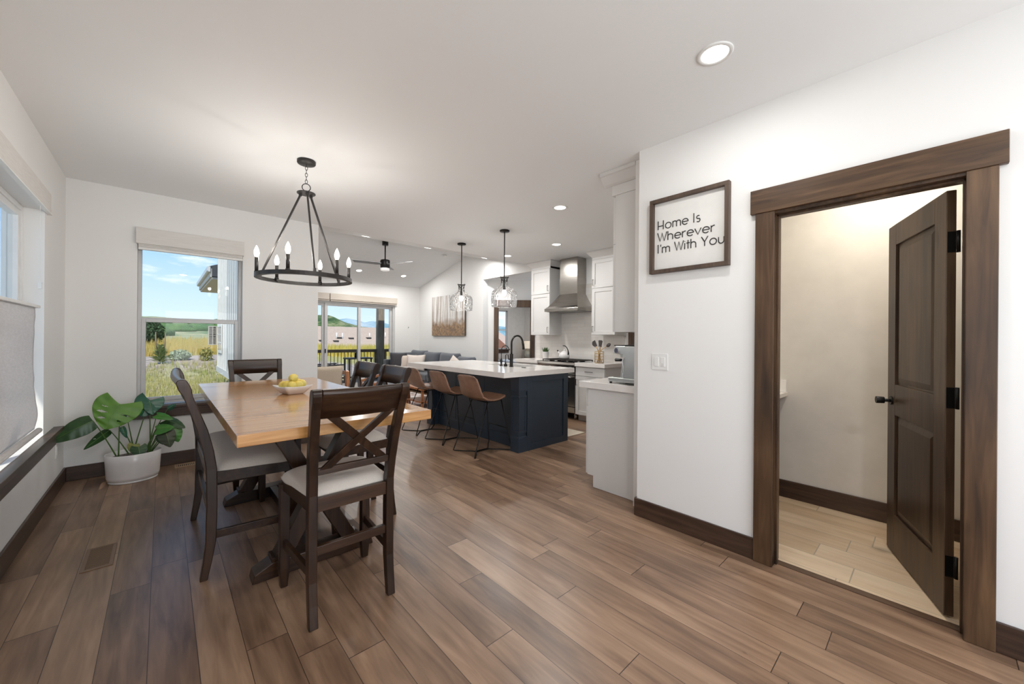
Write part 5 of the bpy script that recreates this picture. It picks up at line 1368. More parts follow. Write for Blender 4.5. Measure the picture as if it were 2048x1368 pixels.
GL = {  # advance, strokes in cap-height units (x-height .68)
 'H': (.86, [[(.05, 0), (.05, 1)], [(.66, 0), (.66, 1)], [(.05, .40), (.66, .40)]]),
 'o': (.86, [cir(.38, .33, .33)]),
 'm': (1.06, [[(.05, 0), (.05, .66)], [(.05, .42)] + cir(.26, .44, .21, 180, 0, 12) + [(.47, 0)], [(.47, .42)] + cir(.69, .44, .22, 180, 0, 12) + [(.91, 0)]]),
 'e': (.80, [[(.05, .34), (.69, .34)] + cir(.37, .33, .32, 0, 315)]),
 'I': (.32, [[(.07, 0), (.07, 1)]]),
 's': (.52, [cir(.22, .50, .17, 50, 250, 12) + cir(.22, .17, .18, 80, -140, 14)]),
 'W': (1.08, [[(.0, 1), (.27, 0), (.50, .92), (.73, 0), (1.0, 1)]]),
 'h': (.74, [[(.05, 0), (.05, 1)], [(.05, .38)] + cir(.31, .40, .26, 180, 0, 14) + [(.57, 0)]]),
 'r': (.48, [[(.05, 0), (.05, .66)], [(.05, .36)] + cir(.33, .36, .28, 180, 80, 10)]),
 'v': (.72, [[(.02, .66), (.32, 0), (.62, .66)]]),
 'i': (.24, [[(.06, 0), (.06, .66)], [(.06, .86), (.06, .90)]]),
 "'": (.20, [[(.05, .74), (.07, .98)]]),
 't': (.44, [[(.18, .0), (.18, .95)], [(.02, .64), (.36, .64)]]),
 'Y': (.80, [[(.0, 1), (.33, .45)], [(.66, 1), (.33, .45), (.33, 0)]]),
 'u': (.74, [[(.05, .66), (.05, .26)] + cir(.31, .26, .26, 180, 360, 14) + [(.57, .66)]]),
 ' ': (.42, []),
}
LET = plain('sign_lettering', (0.015, 0.013, 0.013), 0.5)
def textline(s, ystart, yend, zb, h):
    adv = sum(GL[c][0] for c in s); k = (ystart - yend) / adv; x = 0
    for c in s:
        a, strokes = GL[c]
        if strokes:
            m = MB()
            for stx in strokes:
                m.tube([(XR - 0.0135, ystart - (x + p[0]) * k, zb + p[1] * h) for p in stx], 0.0032, 8)
            m.build('letter', LET, sg)
        x += a
textline('Home Is', 1.362, 1.058, 2.123, 0.062)
textline('Wherever', 1.362, 0.966, 2.038, 0.062)
textline("I'm With You", 1.362, 0.906, 1.953, 0.062)
sw = thing('light_switch', 'white double light switch plate on the wall under the framed sign', 'light switch', (XR, 1.344, 1.11))
B(XR - 0.006, XR - 0.0005, 1.284, 1.405, 1.110, 1.228).build('plate', WHITEP, sw, bevel=0.002)
for a, b_ in ((1.352, 1.385), (1.304, 1.337)): B(XR - 0.009, XR - 0.005, a, b_, 1.136, 1.202).build('rocker', WHITEP, sw, bevel=0.001)
B(XR - 0.0105, XR - 0.0088, 1.311, 1.330, 1.139, 1.16).build('slider', MATS['cabinet_white'], sw)
ol = thing('outlet', 'white wall outlet below the end of the left window sill', 'outlet', (XL, 4.95, 0.30))
B(XL + 0.0005, XL + 0.006, 4.915, 4.985, 0.30, 0.415).build('plate', WHITEP, ol, bevel=0.002)
B(XL + 0.006, XL + 0.009, 4.934, 4.966, 0.325, 0.39).build('socket', WHITEP, ol, bevel=0.001)
th_ = thing('thermostat', 'small dark wall control on the living room wall right of the sliding door', 'thermostat', (5.20, YL, 1.58))
B(5.19, 5.215, YL - 0.015, YL - 0.0005, 1.575, 1.64).build('case', WHITEP, th_, bevel=0.002); B(5.195, 5.21, YL - 0.017, YL - 0.014, 1.60, 1.635).build('display', DARKGL, th_)

# powder room vanity
vn = thing('vanity_cabinet', 'dark wood vanity at the far left of the powder room', 'vanity', (3.3, 1.14, 0))
m = MB().box(2.95, PX - 0.02, 0.93, 1.434, 0.10, 0.86).box(3.0, PX - 0.05, 1.0, 1.434, 0.002, 0.10); m.build('body', ALDER_Z, vn, bevel=0.002)
for x0 in (2.955, 3.435):
    m = MB(); frame_rect(m, 'y', 0.91, 0.929, x0, x0 + 0.47, 0.11, 0.66, 0.06); m.box(x0 + .06, x0 + .41, 0.918, 0.929, .16, .61); m.build('door', ALDER_Z, vn, bevel=0.002)
    B(x0, x0 + 0.47, 0.91, 0.929, 0.67, 0.85).build('drawer', ALDER_Z, vn, bevel=0.002)
vt = thing('stone_countertop', 'white stone vanity top with a side splash in the powder room', 'countertop', (3.3, 1.14, 0.862))
B(2.93, PX - 0.001, 0.845, 1.434, 0.861, 0.893).build('slab', QUARTZ, vt, bevel=0.002)
B(PX - 0.022, PX - 0.001, 0.852, 1.434, 0.893, 0.995).build('side_splash', QUARTZ, vt, bevel=0.002)
# ------------------------------------------------------------------ living room
def cushion_mesh(c, sz, rotm, n=14, pinch=0.05, power=3.0):
    m = MB()
    def fn(side):
        def f(u, v):
            a, b2 = 2 * u - 1, 2 * v - 1
            t = max(0.0, (1 - abs(a) ** power) * (1 - abs(b2) ** power)) ** 0.45
            k = 1 - pinch * (1 - abs(a * b2)) * max(abs(a), abs(b2)) ** 4
            return Vector(c) + rotm @ Vector((a * sz[0] / 2 * k, side * sz[2] / 2 * t, b2 * sz[1] / 2 * k))
        return f
    m.grid(fn(1), n, n); m.grid(lambda u, v: fn(-1)(1 - u, v), n, n)
    return m
def Rz(a): return Matrix.Rotation(a, 3, 'Z')
sf = thing('sectional_sofa', 'dark grey L-shaped sectional sofa in the far corner of the living room', 'sofa', (4.9, 8.6, 0))
B(4.62, XW - 0.05, 6.98, 10.05, 0.08, 0.30).build('base', SLATE, sf, bevel=0.02, seg=3)
B(4.42, 4.62, 9.12, 10.05, 0.08, 0.30).build('base', SLATE, sf, bevel=0.02, seg=3)
B(5.30, XW - 0.05, 6.98, 10.05, 0.30, 0.74).build('back_frame', SLATE, sf, bevel=0.03, seg=3)
B(4.42, 5.30, 9.85, 10.05, 0.30, 0.74).build('back_frame', SLATE, sf, bevel=0.03, seg=3)
B(4.62, 5.30, 6.93, 7.10, 0.08, 0.60).build('arm', SLATE, sf, bevel=0.03, seg=3)
for y0_, y1_ in ((7.11, 8.07), (8.08, 9.08), (9.09, 9.84)):
    B(4.60, 5.30, y0_, y1_, 0.30, 0.46).build('seat_cushion', SLATE, sf, bevel=0.035, seg=3)
for x, y in ((4.68, 7.0), (4.68, 9.95), (5.42, 7.0), (5.42, 9.95), (4.48, 9.2)): MB().cyl((x, y, 0.001), (x, y, 0.08), 0.02).build('leg', BLACKM, sf)
SL2 = plain('sofa_grey_cushion', (0.075, 0.085, 0.105), 0.9, c2=(0.10, 0.112, 0.13), nscale=90, bs=0.1, bscale=300, sheen=0.3)
for y, h, zc in ((7.30, .40, .70), (7.98, .44, .745), (8.78, .44, .745), (9.50, .46, .76)):
    cushion_mesh((5.20, y, zc), (0.80 if y > 7.5 else 0.62, h, 0.24), Rz(PI / 2) @ Matrix.Rotation(0.12, 3, 'X'), power=5).build('back_cushion', SL2, sf)
cushion_mesh((4.86, 9.78, 0.72), (0.74, 0.42, 0.2), Matrix.Rotation(-0.1, 3, 'X'), power=5).build('back_cushion', SL2, sf)
def throw_pillow(label, c, sz, rot, mat, group='throw pillows on the sofa'):
    t = thing('throw_pillow', label, 'pillow', (c[0], c[1], c[2] - sz[1] / 2), group)
    cushion_mesh(c, sz, rot, pinch=0.10).build('pillow_body', mat, t)
    return t
throw_pillow('dark charcoal throw pillow at the left end of the grey sofa', (4.60, 9.50, 0.70), (0.42, 0.46, 0.13), Rz(-0.5) @ Matrix.Rotation(-0.25, 3, 'X'), plain('charcoal_cloth', (0.045, 0.042, 0.048), 0.9, bs=0.2, bscale=200))
throw_pillow('cream throw pillow half hidden behind the front one on the grey sofa', (4.80, 9.34, 0.67), (0.42, 0.42, 0.13), Rz(-0.55) @ Matrix.Rotation(-0.3, 3, 'X'), CREAM)
throw_pillow('large white throw pillow in front on the grey sofa', (4.82, 8.98, 0.68), (0.48, 0.44, 0.15), Rz(-0.75) @ Matrix.Rotation(-0.3, 3, 'X'), plain('white_cloth', (0.74, 0.66, 0.60), 0.9, bs=0.15, bscale=240))
throw_pillow('white throw pillow tipped on its corner at the near end of the sofa', (4.96, 7.42, 0.68), (0.38, 0.38, 0.12), Rz(-0.9) @ Matrix.Rotation(-0.2, 3, 'X') @ Matrix.Rotation(0.6, 3, 'Y'), MATS['white_cloth'])

# birch forest picture (generic woodland pattern, procedural)
def birch_mat():
    m, nt, b = _new('birch_print')
    tc = N(nt, 'ShaderNodeTexCoord'); sp = N(nt, 'ShaderNodeSeparateXYZ'); nt.links.new(tc.outputs['Object'], sp.inputs[0])
    Yc, Zc = sp.outputs['Y'], sp.outputs['Z']
    cb = N(nt, 'ShaderNodeCombineXYZ'); nt.links.new(mth(nt, 'MULTIPLY', Yc, 11.0), cb.inputs[0]); nt.links.new(mth(nt, 'MULTIPLY', Zc, 0.25), cb.inputs[1])
    tr = N(nt, 'ShaderNodeTexNoise', i_Scale=2.6, i_Detail=3.0); nt.links.new(cb.outputs[0], tr.inputs['Vector'])
    trunks = ramp(nt, tr.outputs['Fac'], [(0.40, (0.34, 0.27, 0.22)), (0.47, (0.60, 0.58, 0.55)), (0.55, (0.80, 0.79, 0.77)), (0.70, (0.70, 0.70, 0.70))])
    mk = N(nt, 'ShaderNodeTexVoronoi', i_Scale=16.0); cb2 = N(nt, 'ShaderNodeCombineXYZ')
    nt.links.new(mth(nt, 'MULTIPLY', Yc, 0.8), cb2.inputs[0]); nt.links.new(mth(nt, 'MULTIPLY', Zc, 2.4), cb2.inputs[1]); nt.links.new(cb2.outputs[0], mk.inputs['Vector'])
    mkr = ramp(nt, mk.outputs['Distance'], [(0.10, (0.22, 0.2, 0.2)), (0.20, (1, 1, 1))])
    mu = N(nt, 'ShaderNodeMixRGB', blend_type='MULTIPLY'); mu.inputs['Fac'].default_value = 0.6
    nt.links.new(trunks, mu.inputs['Color1']); nt.links.new(mkr, mu.inputs['Color2'])
    gr = N(nt, 'ShaderNodeTexNoise', i_Scale=16.0, i_Detail=9.0, i_Roughness=0.8); nt.links.new(tc.outputs['Object'], gr.inputs['Vector'])
    grass = ramp(nt, gr.outputs['Fac'], [(0.30, (0.06, 0.045, 0.04)), (0.45, (0.20, 0.14, 0.10)), (0.58, (0.40, 0.25, 0.13)), (0.75, (0.52, 0.40, 0.30))])
    low = N(nt, 'ShaderNodeTexNoise', i_Scale=7.0, i_Detail=5.0); nt.links.new(tc.outputs['Object'], low.inputs['Vector'])
    f = mth(nt, 'ADD', mth(nt, 'MULTIPLY', Zc, 3.4), mth(nt, 'MULTIPLY', low.outputs['Fac'], 1.1))
    fr = N(nt, 'ShaderNodeMapRange'); fr.inputs['From Min'].default_value = 1.45; fr.inputs['From Max'].default_value = 2.15
    nt.links.new(f, fr.inputs['Value'])
    mx = N(nt, 'ShaderNodeMixRGB'); nt.links.new(fr.outputs[0], mx.inputs['Fac']); nt.links.new(grass, mx.inputs['Color1']); nt.links.new(mu.outputs['Color'], mx.inputs['Color2'])
    nt.links.new(mx.outputs['Color'], b.inputs['Base Color']); b.inputs['Roughness'].default_value = 0.6
    return m
pc = thing('wall_picture', 'large woodland picture of pale birch trunks over russet grass above the sofa', 'picture', (XW, 8.57, 1.385))
B(XW - 0.045, XW - 0.001, 7.80, 9.35, 1.385, 2.44).build('edge', plain('canvas_edge', (0.05, 0.045, 0.04), 0.6), pc)
B(XW - 0.047, XW - 0.0455, 7.80, 9.35, 1.385, 2.44).build('print', birch_mat(), pc)

# armchair with a wood frame, seen from behind
WARM = wood('warm_armchair_wood', [(0.20, 0.075, 0.03), (0.33, 0.13, 0.05), (0.45, 0.20, 0.085)], 'z', 0.35)
ac = thing('armchair', 'cream woven armchair with a reddish wood frame, its back towards the camera', 'armchair', (2.15, 7.95, 0))
m = cushion_mesh((2.19, 7.62, 0.57), (0.74, 0.42, 0.16), Matrix.Rotation(0.10, 3, 'X'), power=8); m.build('back_cushion', plain('woven_cream', (0.50, 0.42, 0.33), 0.9, c2=(0.42, 0.35, 0.27), nscale=70, stretch=(1, 1, 3), bs=0.3, bscale=220), ac)
B(1.86, 2.54, 7.70, 8.30, 0.34, 0.46).build('seat_cushion', MATS['woven_cream'], ac, bevel=0.03, seg=3)
for x in (1.76, 2.60):
    m = MB().prism([(7.52, 0.30), (7.56, 0.66), (7.62, 0.68), (8.30, 0.61), (8.36, 0.57), (8.30, 0.55), (7.66, 0.60), (7.62, 0.30)], 'x', x, x + 0.06)
    m.build('arm', WARM, ac, bevel=0.006)
    m = MB().bar((x + .03, 7.58, 0.32), (x + .03, 7.50, 0.001), .05, .05, (0, 1, 0), .03, .03); m.build('leg', WARM, ac)
    m = MB().bar((x + .03, 8.25, 0.58), (x + .03, 8.32, 0.001), .05, .05, (0, 1, 0), .03, .03); m.build('leg', WARM, ac)
B(1.80, 2.62, 7.54, 8.30, 0.285, 0.33).build('seat_frame', WARM, ac, bevel=0.005)

ac.location.z = 0.0105
# second wooden chair frame glimpsed between the dining chairs
lc = thing('lounge_chair', 'reddish wood lounge chair with grey cushions glimpsed between the dining chairs', 'armchair', (3.25, 7.35, 0))
for y in (7.05, 7.75):
    MB().bar((2.92, y, 0.44), (3.62, y, 0.60), .05, .045, (0, 0, 1)).build('arm', WARM, lc, bevel=0.004)
    MB().bar((2.95, y, 0.46), (2.98, y, 0.001), .045, .045, (1, 0, 0), .03, .03).build('leg', WARM, lc)
    MB().bar((3.60, y, 0.60), (3.66, y, 0.001), .045, .045, (1, 0, 0), .03, .03).build('leg', WARM, lc)
B(2.96, 3.56, 7.10, 7.70, 0.26, 0.40).build('seat_cushion', SL2, lc, bevel=0.03, seg=3)
B(2.96, 3.62, 7.08, 7.72, 0.22, 0.255).build('seat_frame', WARM, lc, bevel=0.004)
cushion_mesh((3.60, 7.40, 0.56), (0.58, 0.36, 0.12), Rz(PI / 2) @ Matrix.Rotation(0.25, 3, 'X'), power=6).build('back_cushion', MATS['white_cloth'], lc)

lc.location.z = 0.0105
# rug and coffee table
def rug_mat():
    m, nt, b = _new('patterned_rug')
    v = coords(nt, (1, 1, 1)); vo = N(nt, 'ShaderNodeTexVoronoi', i_Scale=5.0); nt.links.new(v, vo.inputs['Vector'])
    no = N(nt, 'ShaderNodeTexNoise', i_Scale=22.0, i_Detail=5.0); nt.links.new(v, no.inputs['Vector'])
    f = mth(nt, 'ADD', mth(nt, 'MULTIPLY', vo.outputs['Distance'], 0.7), mth(nt, 'MULTIPLY', no.outputs['Fac'], 0.6))
    nt.links.new(ramp(nt, f, [(0.34, (0.10, 0.09, 0.12)), (0.45, (0.33, 0.17, 0.13)), (0.55, (0.52, 0.44, 0.42)), (0.72, (0.60, 0.55, 0.52))]), b.inputs['Base Color'])
    b.inputs['Roughness'].default_value = 0.95
    return m
rg2 = B(2.35, 4.50, 5.95, 9.0, 0.0008, 0.010).build('area_rug', rug_mat())
rg2['label'] = 'faded red and grey patterned area rug on the living room floor'; rg2['category'] = 'rug'
co = thing('coffee_table', 'low wood coffee table on the patterned rug behind the far bar stool', 'coffee table', (3.85, 6.9, 0.010))
B(3.50, 4.20, 6.30, 7.00, 0.36, 0.40).build('tabletop', WARM, co, bevel=0.006)
for x in (3.55, 4.15):
    for y in (6.35, 6.95): B(x - .02, x + .02, y - .02, y + .02, 0.0105, 0.36).build('leg', WARM, co, bevel=0.003)
B(3.53, 4.17, 6.33, 6.97, 0.12, 0.145).build('shelf', WARM, co, bevel=0.003)

# ------------------------------------------------------------------ bedroom seen through the hall doorway
bd = thing('bed', 'bed with white and pale blue covers seen through the hall doorway', 'bed', (8.6, 8.6, 0))
B(7.7, 9.78, 8.0, 9.35, 0.12, 0.35).build('bed_frame', plain('bed_base', (0.35, 0.33, 0.32), 0.7), bd, bevel=0.02)
BEDB = plain('pale_blue_cover', (0.60, 0.66, 0.75), 0.9, c2=(0.42, 0.52, 0.64), nscale=6)
B(7.68, 9.75, 7.98, 9.37, 0.35, 0.66).build('duvet', BEDB, bd, bevel=0.06, seg=4)
cushion_mesh((9.60, 8.35, 0.80), (0.60, 0.38, 0.16), Rz(PI / 2) @ Matrix.Rotation(0.5, 3, 'X')).build('sleeping_pillow', MATS['white_cloth'], bd)
cushion_mesh((9.60, 9.00, 0.80), (0.60, 0.38, 0.16), Rz(PI / 2) @ Matrix.Rotation(0.5, 3, 'X')).build('sleeping_pillow', MATS['white_cloth'], bd)
nsd = thing('nightstand', 'wooden nightstand in the bedroom corner beside the bed', 'nightstand', (9.5, 9.7, 0))
B(9.30, 9.78, 9.45, 9.95, 0.06, 0.62).build('body', WARM, nsd, bevel=0.005); B(9.285, 9.30, 9.47, 9.93, 0.36, 0.58).build('drawer', WARM, nsd, bevel=0.003)
for x in (9.33, 9.75):
    for y in (9.48, 9.92): B(x - .02, x + .02, y - .02, y + .02, 0, 0.06).build('leg', WARM, nsd)
tl = thing('table_lamp', 'bedside table lamp with a cream drum shade in the bedroom', 'lamp', (9.5, 9.68, 0.621))
MB().lathe([(0.08, 0), (0.10, 0.02), (0.115, 0.12), (0.10, 0.25), (0.05, 0.32), (0.02, 0.35), (0.012, 0.42)], (9.5, 9.66, 0.621), 24).build('lamp_base', plain('glazed_lamp_base', (0.28, 0.30, 0.26), 0.25, c2=(0.45, 0.40, 0.30), nscale=10), tl)
MB().lathe([(0.175, 0.36), (0.155, 0.62)], (9.5, 9.66, 0.621), 32, cap=False).build('lamp_shade', emis('cream_lampshade', (0.80, 0.68, 0.54), 0.25), tl)

# ------------------------------------------------------------------ deck outside the sliding door
DKW = wood('deck_wood', [(0.075, 0.055, 0.038), (0.13, 0.095, 0.068), (0.18, 0.135, 0.10)], 'x', 0.6)
DKB = wood('deck_rail_wood', [(0.10, 0.07, 0.045), (0.17, 0.12, 0.08), (0.24, 0.18, 0.12)], 'x', 0.6)
DKP = wood('deck_post_wood', [(0.13, 0.11, 0.085), (0.25, 0.21, 0.165), (0.38, 0.33, 0.27)], 'z', 0.6)
S('floor_deck', B(XM - 0.2, 9.5, YL + 0.16, 12.62, -0.16, -0.04), DKW)
YD = 12.5
BALM = plain('baluster_metal', (0.10, 0.075, 0.055), 0.5, 0.3)
def railing(label, x0, x1):
    t = thing('deck_railing', label, 'railing', ((x0 + x1) / 2, YD, -0.04), 'deck railings')
    B(x0, x1, YD - 0.05, YD + 0.05, 0.90, 0.94).build('top_rail', DKB, t, bevel=0.004)
    B(x0, x1, YD - 0.02, YD + 0.02, 0.845, 0.90).build('under_rail', DKB, t, bevel=0.003)
    B(x0, x1, YD - 0.02, YD + 0.02, 0.02, 0.075).build('bottom_rail', DKB, t, bevel=0.003)
    for x in (x0 + 0.03, x1 - 0.03): B(x - .03, x + .03, YD - .03, YD + .03, -0.04, 0.90).build('end_post', DKB, t)
    n = int((x1 - x0 - 0.1) / 0.099)
    for i in range(n):
        x = x0 + 0.09 + i * (x1 - x0 - 0.18) / max(1, n - 1)
        MB().cyl((x, YD, 0.07), (x, YD, 0.85), 0.0095, n=8).build('baluster', BALM, t)
railing('dark deck railing with thin balusters, left of the thick post', 2.6, 5.27)
railing('dark deck railing with thin balusters, right of the thick post', 5.53, 7.4)
dp = thing('deck_post', 'thick weathered timber post on the deck at the right of the sliding door view', 'post', (5.40, 12.52, -0.04))
B(5.295, 5.505, 12.42, 12.62, -0.04, 2.75).build('post_body', DKP, dp, bevel=0.01); B(5.275, 5.525, 12.40, 12.64, -0.04, 0.12).build('post_base', DKP, dp, bevel=0.008)
DARKF = plain('outdoor_furniture_metal', (0.07, 0.062, 0.06), 0.45, 0.3)
dt = thing('deck_table', 'dark metal bar-height side table on the deck by the railing', 'table', (4.35, 11.7, -0.04))
B(4.02, 4.74, 11.50, 11.98, 0.675, 0.715).build('tabletop', DARKF, dt, bevel=0.004)
for x in (4.06, 4.70):
    for y in (11.54, 11.94): B(x - .022, x + .022, y - .022, y + .022, -0.04, 0.675).build('leg', DARKF, dt, bevel=0.003)
dl = thing('lantern', 'small dark lantern standing on the deck side table', 'lantern', (4.37, 11.7, 0.7155))
MB().cyl((4.34, 11.75, 0.7155), (4.34, 11.75, 0.83), 0.055, 0.055).build('lantern_body', BLACKM, dl); MB().lathe([(0.058, 0), (0.03, 0.04), (0.012, 0.07), (0.001, 0.075)], (4.34, 11.75, 0.83), 18).build('lantern_top', BLACKM, dl)
dc = thing('deck_chair', 'dark outdoor lounge chair with pale cushions on the deck, seen past the armchair', 'chair', (3.3, 11.1, -0.04))
for y in (10.95, 11.55):
    MB().bar((2.95, y, 0.55), (3.70, y, 0.57), .05, .035, (0, 0, 1)).build('arm', DARKF, dc, bevel=0.006)
    MB().bar((3.66, y, 0.55), (3.35, y, 0.30), .04, .04, (0, 1, 0)).build('arm_brace', DARKF, dc, bevel=0.004)
    MB().bar((3.0, y, 0.55), (2.92, y, -0.035), .045, .045, (0, 1, 0)).build('leg', DARKF, dc); MB().bar((3.5, y, 0.54), (3.70, y, -0.035), .045, .045, (0, 1, 0)).build('leg', DARKF, dc)
B(2.98, 3.80, 10.98, 11.52, 0.26, 0.40).build('seat_cushion', BEDB, dc, bevel=0.03, seg=3)

# ------------------------------------------------------------------ outside of the house seen through the dining window
SIDING = plain('white_siding', (0.62, 0.62, 0.60), 0.6)
XE = 1.22
S('wall_siding', B(XE, XE + 0.02, YB + 0.21, 14.5, 0.28, 4.6).box(XE + 0.02, XM - 0.221, YL + 0.2, 14.5, 0.28, 4.6).box(XE - 0.02, XE, YB + 0.21, 14.5, 0.28, 0.44), SIDING)
m = MB(); y = 9.9
k = 0
while y < 14.45:
    m.box(XE - 0.022, XE, y, y + 0.055, 0.44, 4.6); y += 0.36; k += 1
S('trim_12', m, SIDING)
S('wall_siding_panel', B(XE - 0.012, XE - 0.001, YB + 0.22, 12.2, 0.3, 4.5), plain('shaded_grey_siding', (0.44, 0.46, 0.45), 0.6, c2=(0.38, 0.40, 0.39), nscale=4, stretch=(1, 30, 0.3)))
ew = thing('casement_window', 'white framed window with small panes on the outside wall, sash swung open', 'window', (1.2, 13.6, 0.85))
m = MB(); frame_rect(m, 'x', XE - 0.035, XE - 0.023, 13.1, 14.15, 0.86, 1.66, 0.07); m.build('frame', WHITEP, ew)
m = MB(); frame_rect(m, 'y', 14.20, 14.235, 0.985, 1.185, 1.07, 1.62, 0.022)
m.box(1.08, 1.095, 14.205, 14.23, 1.09, 1.60).box(1.0, 1.17, 14.205, 14.23, 1.335, 1.35); m.build('sash', plain('taupe_sash', (0.42, 0.39, 0.34), 0.5), ew)
m = MB()
for z in (1.12, 1.16, 1.20, 1.24, 1.28, 1.39, 1.43, 1.47, 1.51, 1.55): m.box(1.007, 1.163, 14.212, 14.222, z, z + 0.012)
m.build('louvre', MATS['taupe_sash'], ew)
B(0.99, 1.18, 14.236, 14.245, 1.075, 1.615).build('backing', plain('louvre_shadow', (0.09, 0.08, 0.075), 0.7), ew)
B(XE - 0.028, XE - 0.024, 13.17, 14.08, 0.93, 1.59).build('pane', DARKGL, ew)
m = MB()
for y in (13.46, 13.77): m.box(XE - 0.033, XE - 0.026, y, y + 0.02, 0.93, 1.59)
for z in (1.14, 1.37): m.box(XE - 0.033, XE - 0.026, 13.17, 14.08, z, z + 0.02)
m.build('grid_bar', WHITEP, ew)
ROOFM = plain('dark_shingle', (0.035, 0.038, 0.045), 0.9, c2=(0.065, 0.068, 0.075), nscale=30, bs=0.5, bscale=40)
FASC = plain('taupe_fascia', (0.42, 0.40, 0.36), 0.5)
ev = thing('roof_eave', 'grey eave and gutter with dark shingles beyond the siding, against the sky', 'roof', (1.3, 16, 3.0))
B(1.06, 1.10, 14.75, 19.5, 3.12, 3.40).build('fascia', FASC, ev)
MB().prism([(0.985, 3.30), (0.985, 3.42), (1.0, 3.425), (1.06, 3.425), (1.06, 3.27), (1.01, 3.27)], 'y', 14.7, 19.5).build('gutter', plain('grey_gutter', (0.50, 0.51, 0.52), 0.35), ev)
B(1.10, 2.6, 14.78, 19.5, 3.06, 3.12).build('soffit', FASC, ev)
MB().prism([(1.02, 3.43), (2.6, 4.05), (2.6, 3.14), (1.10, 3.14), (1.10, 3.40)], 'y', 14.72, 19.5).build('shingles', ROOFM, ev)

# ------------------------------------------------------------------ land and hills
def lerp_tab(tab, v):
    if v <= tab[0][0]: return tab[0][1]
    for (a, b_), (c, d) in zip(tab, tab[1:]):
        if v <= c: return b_ + (d - b_) * (v - a) / (c - a)
    return tab[-1][1]
NEAR = [(5, -.6), (8, -.55), (12, -.40), (16, -.15), (19, .30), (21, .44), (24, .40), (32, .55), (42, .95), (60, 1.6), (90, 2.7), (140, 5.4)]
FAR = [(5, -.9), (12, -.9), (16, -.8), (24, -.2), (30, .25), (36, .0), (60, -3.0), (140, -4.0)]
def ground_h(x, y):
    w_ = min(1, max(0, (x - 2.0 - 0.12 * (y - 14)) / 5.0))
    h = lerp_tab(NEAR, y) * (1 - w_) + lerp_tab(FAR, y) * w_
    n_ = mnoise.noise(Vector((x * .5, y * .5, 0))) * 0.08 + mnoise.noise(Vector((x * .12, y * .12, 5))) * 0.20 * min(1, y / 40)
    return h + n_
def ground_mat():
    m, nt, b = _new('dry_meadow')
    tc = N(nt, 'ShaderNodeTexCoord'); sp = N(nt, 'ShaderNodeSeparateXYZ'); nt.links.new(tc.outputs['Object'], sp.inputs[0])
    no = N(nt, 'ShaderNodeTexNoise', i_Scale=0.35, i_Detail=8.0, i_Roughness=0.65); nt.links.new(tc.outputs['Object'], no.inputs['Vector'])
    n2 = N(nt, 'ShaderNodeTexNoise', i_Scale=6.0, i_Detail=8.0, i_Roughness=0.7); nt.links.new(tc.outputs['Object'], n2.inputs['Vector'])
    yy = mth(nt, 'ADD', sp.outputs['Y'], mth(nt, 'MULTIPLY', no.outputs['Fac'], 5.0))
    mr = N(nt, 'ShaderNodeMapRange'); mr.inputs['From Min'].default_value = 7.0; mr.inputs['From Max'].default_value = 60.0; nt.links.new(yy, mr.inputs['Value'])
    band = ramp(nt, mr.outputs[0], [(0.0, (0.30, 0.23, 0.19)), (0.10, (0.33, 0.26, 0.21)), (0.16, (0.36, 0.32, 0.16)), (0.24, (0.38, 0.34, 0.17)), (0.27, (0.40, 0.33, 0.28)), (0.33, (0.40, 0.33, 0.28)), (0.36, (0.38, 0.34, 0.11)), (0.55, (0.42, 0.34, 0.12)), (0.75, (0.30, 0.31, 0.13)), (1.0, (0.22, 0.24, 0.13))])
    nf = N(nt, 'ShaderNodeTexNoise', i_Scale=0.16, i_Detail=10.0, i_Roughness=0.72); nt.links.new(tc.outputs['Object'], nf.inputs['Vector'])
    farc = ramp(nt, nf.outputs['Fac'], [(0.40, (0.07, 0.14, 0.05)), (0.48, (0.16, 0.23, 0.09)), (0.54, (0.36, 0.34, 0.18)), (0.66, (0.50, 0.42, 0.30))])
    mr2 = N(nt, 'ShaderNodeMapRange'); mr2.inputs['From Min'].default_value = 44.0; mr2.inputs['From Max'].default_value = 58.0; nt.links.new(yy, mr2.inputs['Value'])
    mb_ = N(nt, 'ShaderNodeMixRGB'); nt.links.new(mr2.outputs[0], mb_.inputs['Fac']); nt.links.new(band, mb_.inputs['Color1']); nt.links.new(farc, mb_.inputs['Color2']); band = mb_.outputs['Color']
    sp2 = ramp(nt, n2.outputs['Fac'], [(0.30, (0.35, 0.35, 0.32)), (0.5, (1.0, 1.0, 1.0)), (0.72, (1.5, 1.45, 1.4))])
    mu = N(nt, 'ShaderNodeMixRGB', blend_type='MULTIPLY'); mu.inputs['Fac'].default_value = 0.9
    nt.links.new(band, mu.inputs['Color1']); nt.links.new(sp2, mu.inputs['Color2'])
    nt.links.new(mu.outputs['Color'], b.inputs['Base Color']); b.inputs['Roughness'].default_value = 0.95
    bump(nt, b, n2.outputs['Fac'], 0.8, 0.08)
    return m
m = MB(); xs_ = [-60 + 120 * i / 110 for i in range(111)]; ys_ = []
y = 5.6
while y < 140: ys_.append(y); y *= 1.03
vs = [(x * (0.25 + y / 60.0) + y * 0.25, y, ground_h(x * (0.25 + y / 60.0) + y * 0.25, y)) for y in ys_ for x in xs_]
nx = len(xs_)
fs = [(j * nx + i, j * nx + i + 1, (j + 1) * nx + i + 1, (j + 1) * nx + i) for j in range(len(ys_) - 1) for i in range(nx - 1)]
gd = m.add(vs, fs, True)
S('floor_meadow', gd, ground_mat())

